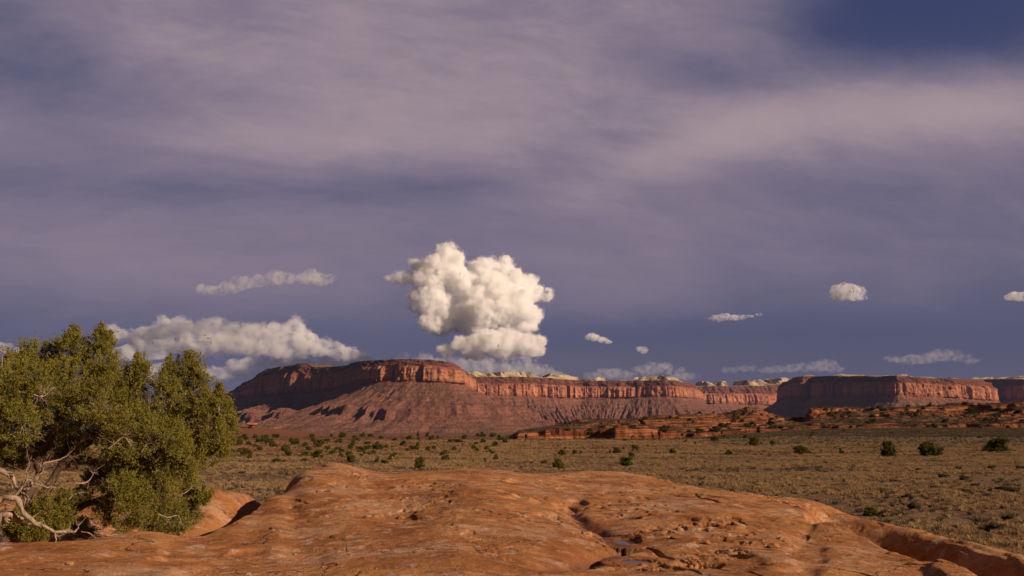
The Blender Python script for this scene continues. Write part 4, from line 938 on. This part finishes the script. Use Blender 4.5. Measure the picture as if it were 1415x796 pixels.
cloud('flat banded cumulus just below the bright tower, right above the far cliffs', [(622, 484, 10, -10, .6), (645, 478, 15, -10, .8), (672, 475, 19, -6, .85), (700, 475, 20, 0, .85), (726, 478, 18, 0, .85), (690, 487, 18, 0, .5), (740, 486, 10, 0, .7), (655, 487, 16, 0, .5)], 14000, .20, 8, 1.2, disp=2.2, ragged=(11, .36, .56), alb=MID, stx=1.3, gran=3, soft=2.5)
cloud('dim ragged low cloud directly on the mesa skyline under the tower', [(520, 502, 10, 0, .5), (545, 500, 13, 0, .5), (560, 494, 6, 0), (585, 502, 15, 0, .5), (615, 502, 15, 0, .5), (640, 506, 17, 0, .6), (668, 508, 19, 0, .6), (700, 508, 19, 0, .6), (735, 513, 18, 0, .5), (655, 496, 9, 0), (720, 500, 11, 0, .7), (762, 518, 12, 0, .5)], 16500, 0.038, 9, 1.4, disp=3, soft=2, ragged=(12, .41, .60), alb=DIM, stx=1.5, gran=2, child=.8)
cloud('long grey cloud bank with sunlit top above the left end of the mesa', [(170, 466, 12, 0, .8), (195, 470, 14, 0, .7), (220, 466, 17, 0, .7), (243, 462, 19, 0, .8), (272, 462, 21, -3, .75), (300, 463, 22, -3, .75), (327, 464, 22, 0, .7), (354, 464, 22, 0, .7), (384, 463, 21, 0, .75), (404, 474, 21, 0, .65), (432, 481, 19, 0, .55), (462, 487, 15, 0, .5), (485, 490, 10, 0, .5), (300, 478, 26, 0, .5), (345, 480, 26, 0, .5), (255, 476, 24, 0, .5), (390, 484, 24, 0, .45), (160, 458, 8, 0), (220, 478, 20, 0, .4)],
      15500, .085, 12, 1.4, disp=3.0, ragged=(15, .40, .62), alb=(.955, .935, .950), stx=1.45, gran=3, child=.9, nsc=17, soft=2.5)  # scattering colour lowered to put the bank's shade into it
cloud('dim lower cloud layer beneath the sunlit bank, behind the juniper', [(165, 494, 16, 0, .5), (190, 493, 16, 0, .6), (214, 492, 13, 0, .6), (5, 482, 14, 0, .5), (35, 488, 12, 0, .5), (300, 518, 24, 0, .4), (350, 510, 26, 0, .4), (400, 504, 26, 0, .4), (440, 503, 22, 0, .4), (480, 499, 16, 0, .5), (250, 520, 26, 0, .4), (210, 514, 24, 0, .4)], 17000, .06, 13, 1.6, disp=3.2, ragged=(15, .38, .60), alb=(.92, .90, .935), stx=1.7, gran=0, child=.7, nsc=22)  # darkened scattering colour stands for shade on this layer
cloud('thin wispy cloud streak high above the left cloud bank', [(288, 400, 9, 0, .7), (303, 402, 10, 0, .6), (322, 396, 11, 0, .6), (340, 391, 11, 0, .7), (362, 389, 11, 0, .6), (384, 384, 12, 0, .7), (405, 387, 11, 0, .6), (424, 384, 12, 0, .8), (438, 386, 11, 0, .8), (448, 388, 6, 0, .6)], 14500, .055, 14, 1.0, disp=3.0, ragged=(13, .42, .66), alb=MID, stx=1.8, gran=0, child=.8, soft=1.5)
cloud('small solitary fluffy white cloud in the right part of the sky', [(1153, 408, 7, 0, .8), (1162, 405, 10, 0, .9), (1172, 402, 11, 0, .9), (1182, 405, 10, 0, .9), (1189, 410, 6, 0, .7), (1170, 409, 13, 0, .5)], 14500, .13, 15, .7, disp=2.2, base=415, soft=1.6, ragged=(6, .40, .58), alb=MID, stx=1.15, gran=2)
cloud('little pink puff of cloud cut by the right edge of the picture', [(1397, 411, 6, 0, .7), (1405, 410, 7, 0, .8), (1414, 411, 7, 0, .7), (1424, 412, 6, 0, .6)], 14500, .18, 16, .8, disp=1.2, ragged=(5, .40, .58), alb=MID, stx=1.2, gran=1)
cloud('thin flat white sliver of cloud with a trailing wisp', [(990, 440, 5, 0, .7), (1000, 439, 7, 0, .6), (1012, 439, 7, 0, .5), (1024, 438, 5, 0, .5), (1036, 437, 4, 0, .4), (1048, 435, 3, 0, .4)], 14500, .15, 17, .7, disp=1.0, ragged=(5, .40, .60), alb=MID, stx=1.7, gran=0)
cloud('small wedge shaped bright cloud low over the middle cliffs', [(814, 466, 4, 0, .9), (822, 467, 6, 0, .8), (831, 470, 5, 0, .7), (840, 473, 4, 0, .5)], 14500, .24, 18, .7, disp=1.0, ragged=(4, .36, .56), alb=MID, stx=1.2, gran=1)
cloud('tiny round cloud puff right of the small wedge shaped cloud', [(884, 483, 4, 0, .8), (890, 485, 5, 0, .7)], 14500, .15, 19, .6, disp=.9, ragged=(4, .38, .56), alb=MID, gran=0)
cloud('faint ragged cloud low behind the cliffs left of the faint double puff', [(828, 520, 10, 0, .5), (845, 517, 11, 0, .6), (862, 520, 11, 0, .5), (878, 524, 9, 0, .5)], 16500, 0.036, 20, .9, disp=1.8, soft=2, ragged=(7, .41, .60), alb=DIM, stx=1.6, gran=0)
cloud('faint double puff of cloud low over the middle cliffs', [(888, 512, 8, 0, .5), (902, 511, 10, 0, .6), (916, 509, 10, 0, .7), (930, 514, 8, 0, .5), (946, 520, 10, 0, .4)], 16500, 0.033, 21, .9, disp=1.8, soft=2, ragged=(7, .41, .60), alb=DIM, stx=1.6, gran=0)
cloud('faint long cloud with two low humps above the right hand mesa', [(1010, 512, 6, 0, .5), (1032, 510, 7, 0, .6), (1062, 512, 9, 0, .4), (1090, 510, 10, 0, .4), (1115, 508, 10, 0, .5), (1135, 507, 11, 0, .6), (1150, 511, 8, 0, .4)], 16500, 0.028, 22, .9, disp=1.8, soft=2, ragged=(7, .41, .62), alb=DIM, stx=1.8, gran=0)
cloud('faint grey cloud pair low in the sky near the right edge', [(1245, 497, 9, 0, .5), (1264, 497, 12, 0, .5), (1284, 496, 11, 0, .5), (1306, 492, 11, 0, .6), (1322, 494, 8, 0, .5), (1338, 498, 6, 0, .4)], 16000, 0.028, 23, .9, disp=1.8, soft=2, ragged=(7, .41, .62), alb=DIM, stx=1.7, gran=0)

# ------------------------------------------------------------------ the air between here and the cliffs
hb = bmesh.new(); bmesh.ops.create_cube(hb, size=1); hm = bpy.data.meshes.new('haze'); hb.to_mesh(hm); hb.free()
hz = link('haze', hm); X0, X1, Y0, Y1, Z0, Z1 = -13700, 13700, -13700, 13700, (float(GZ.min()) - 1.0), 470
hz.location = ((X0 + X1) / 2, (Y0 + Y1) / 2, (Z0 + Z1) / 2); hz.scale = (X1 - X0, Y1 - Y0, Z1 - Z0)
hmat = bpy.data.materials.new('haze'); hmat.use_nodes = True; t = NT(hmat.node_tree); o_ = t.n('ShaderNodeOutputMaterial'); v = t.n('ShaderNodeVolumePrincipled')
v.inputs['Color'].default_value = (0.36, 0.52, 1.0, 1); v.inputs['Density'].default_value = 1.1e-5; v.inputs['Anisotropy'].default_value = 0.0
t.link(v.outputs[0], o_.inputs['Volume']); hm.materials.append(hmat)
tag(hz, kind='stuff')
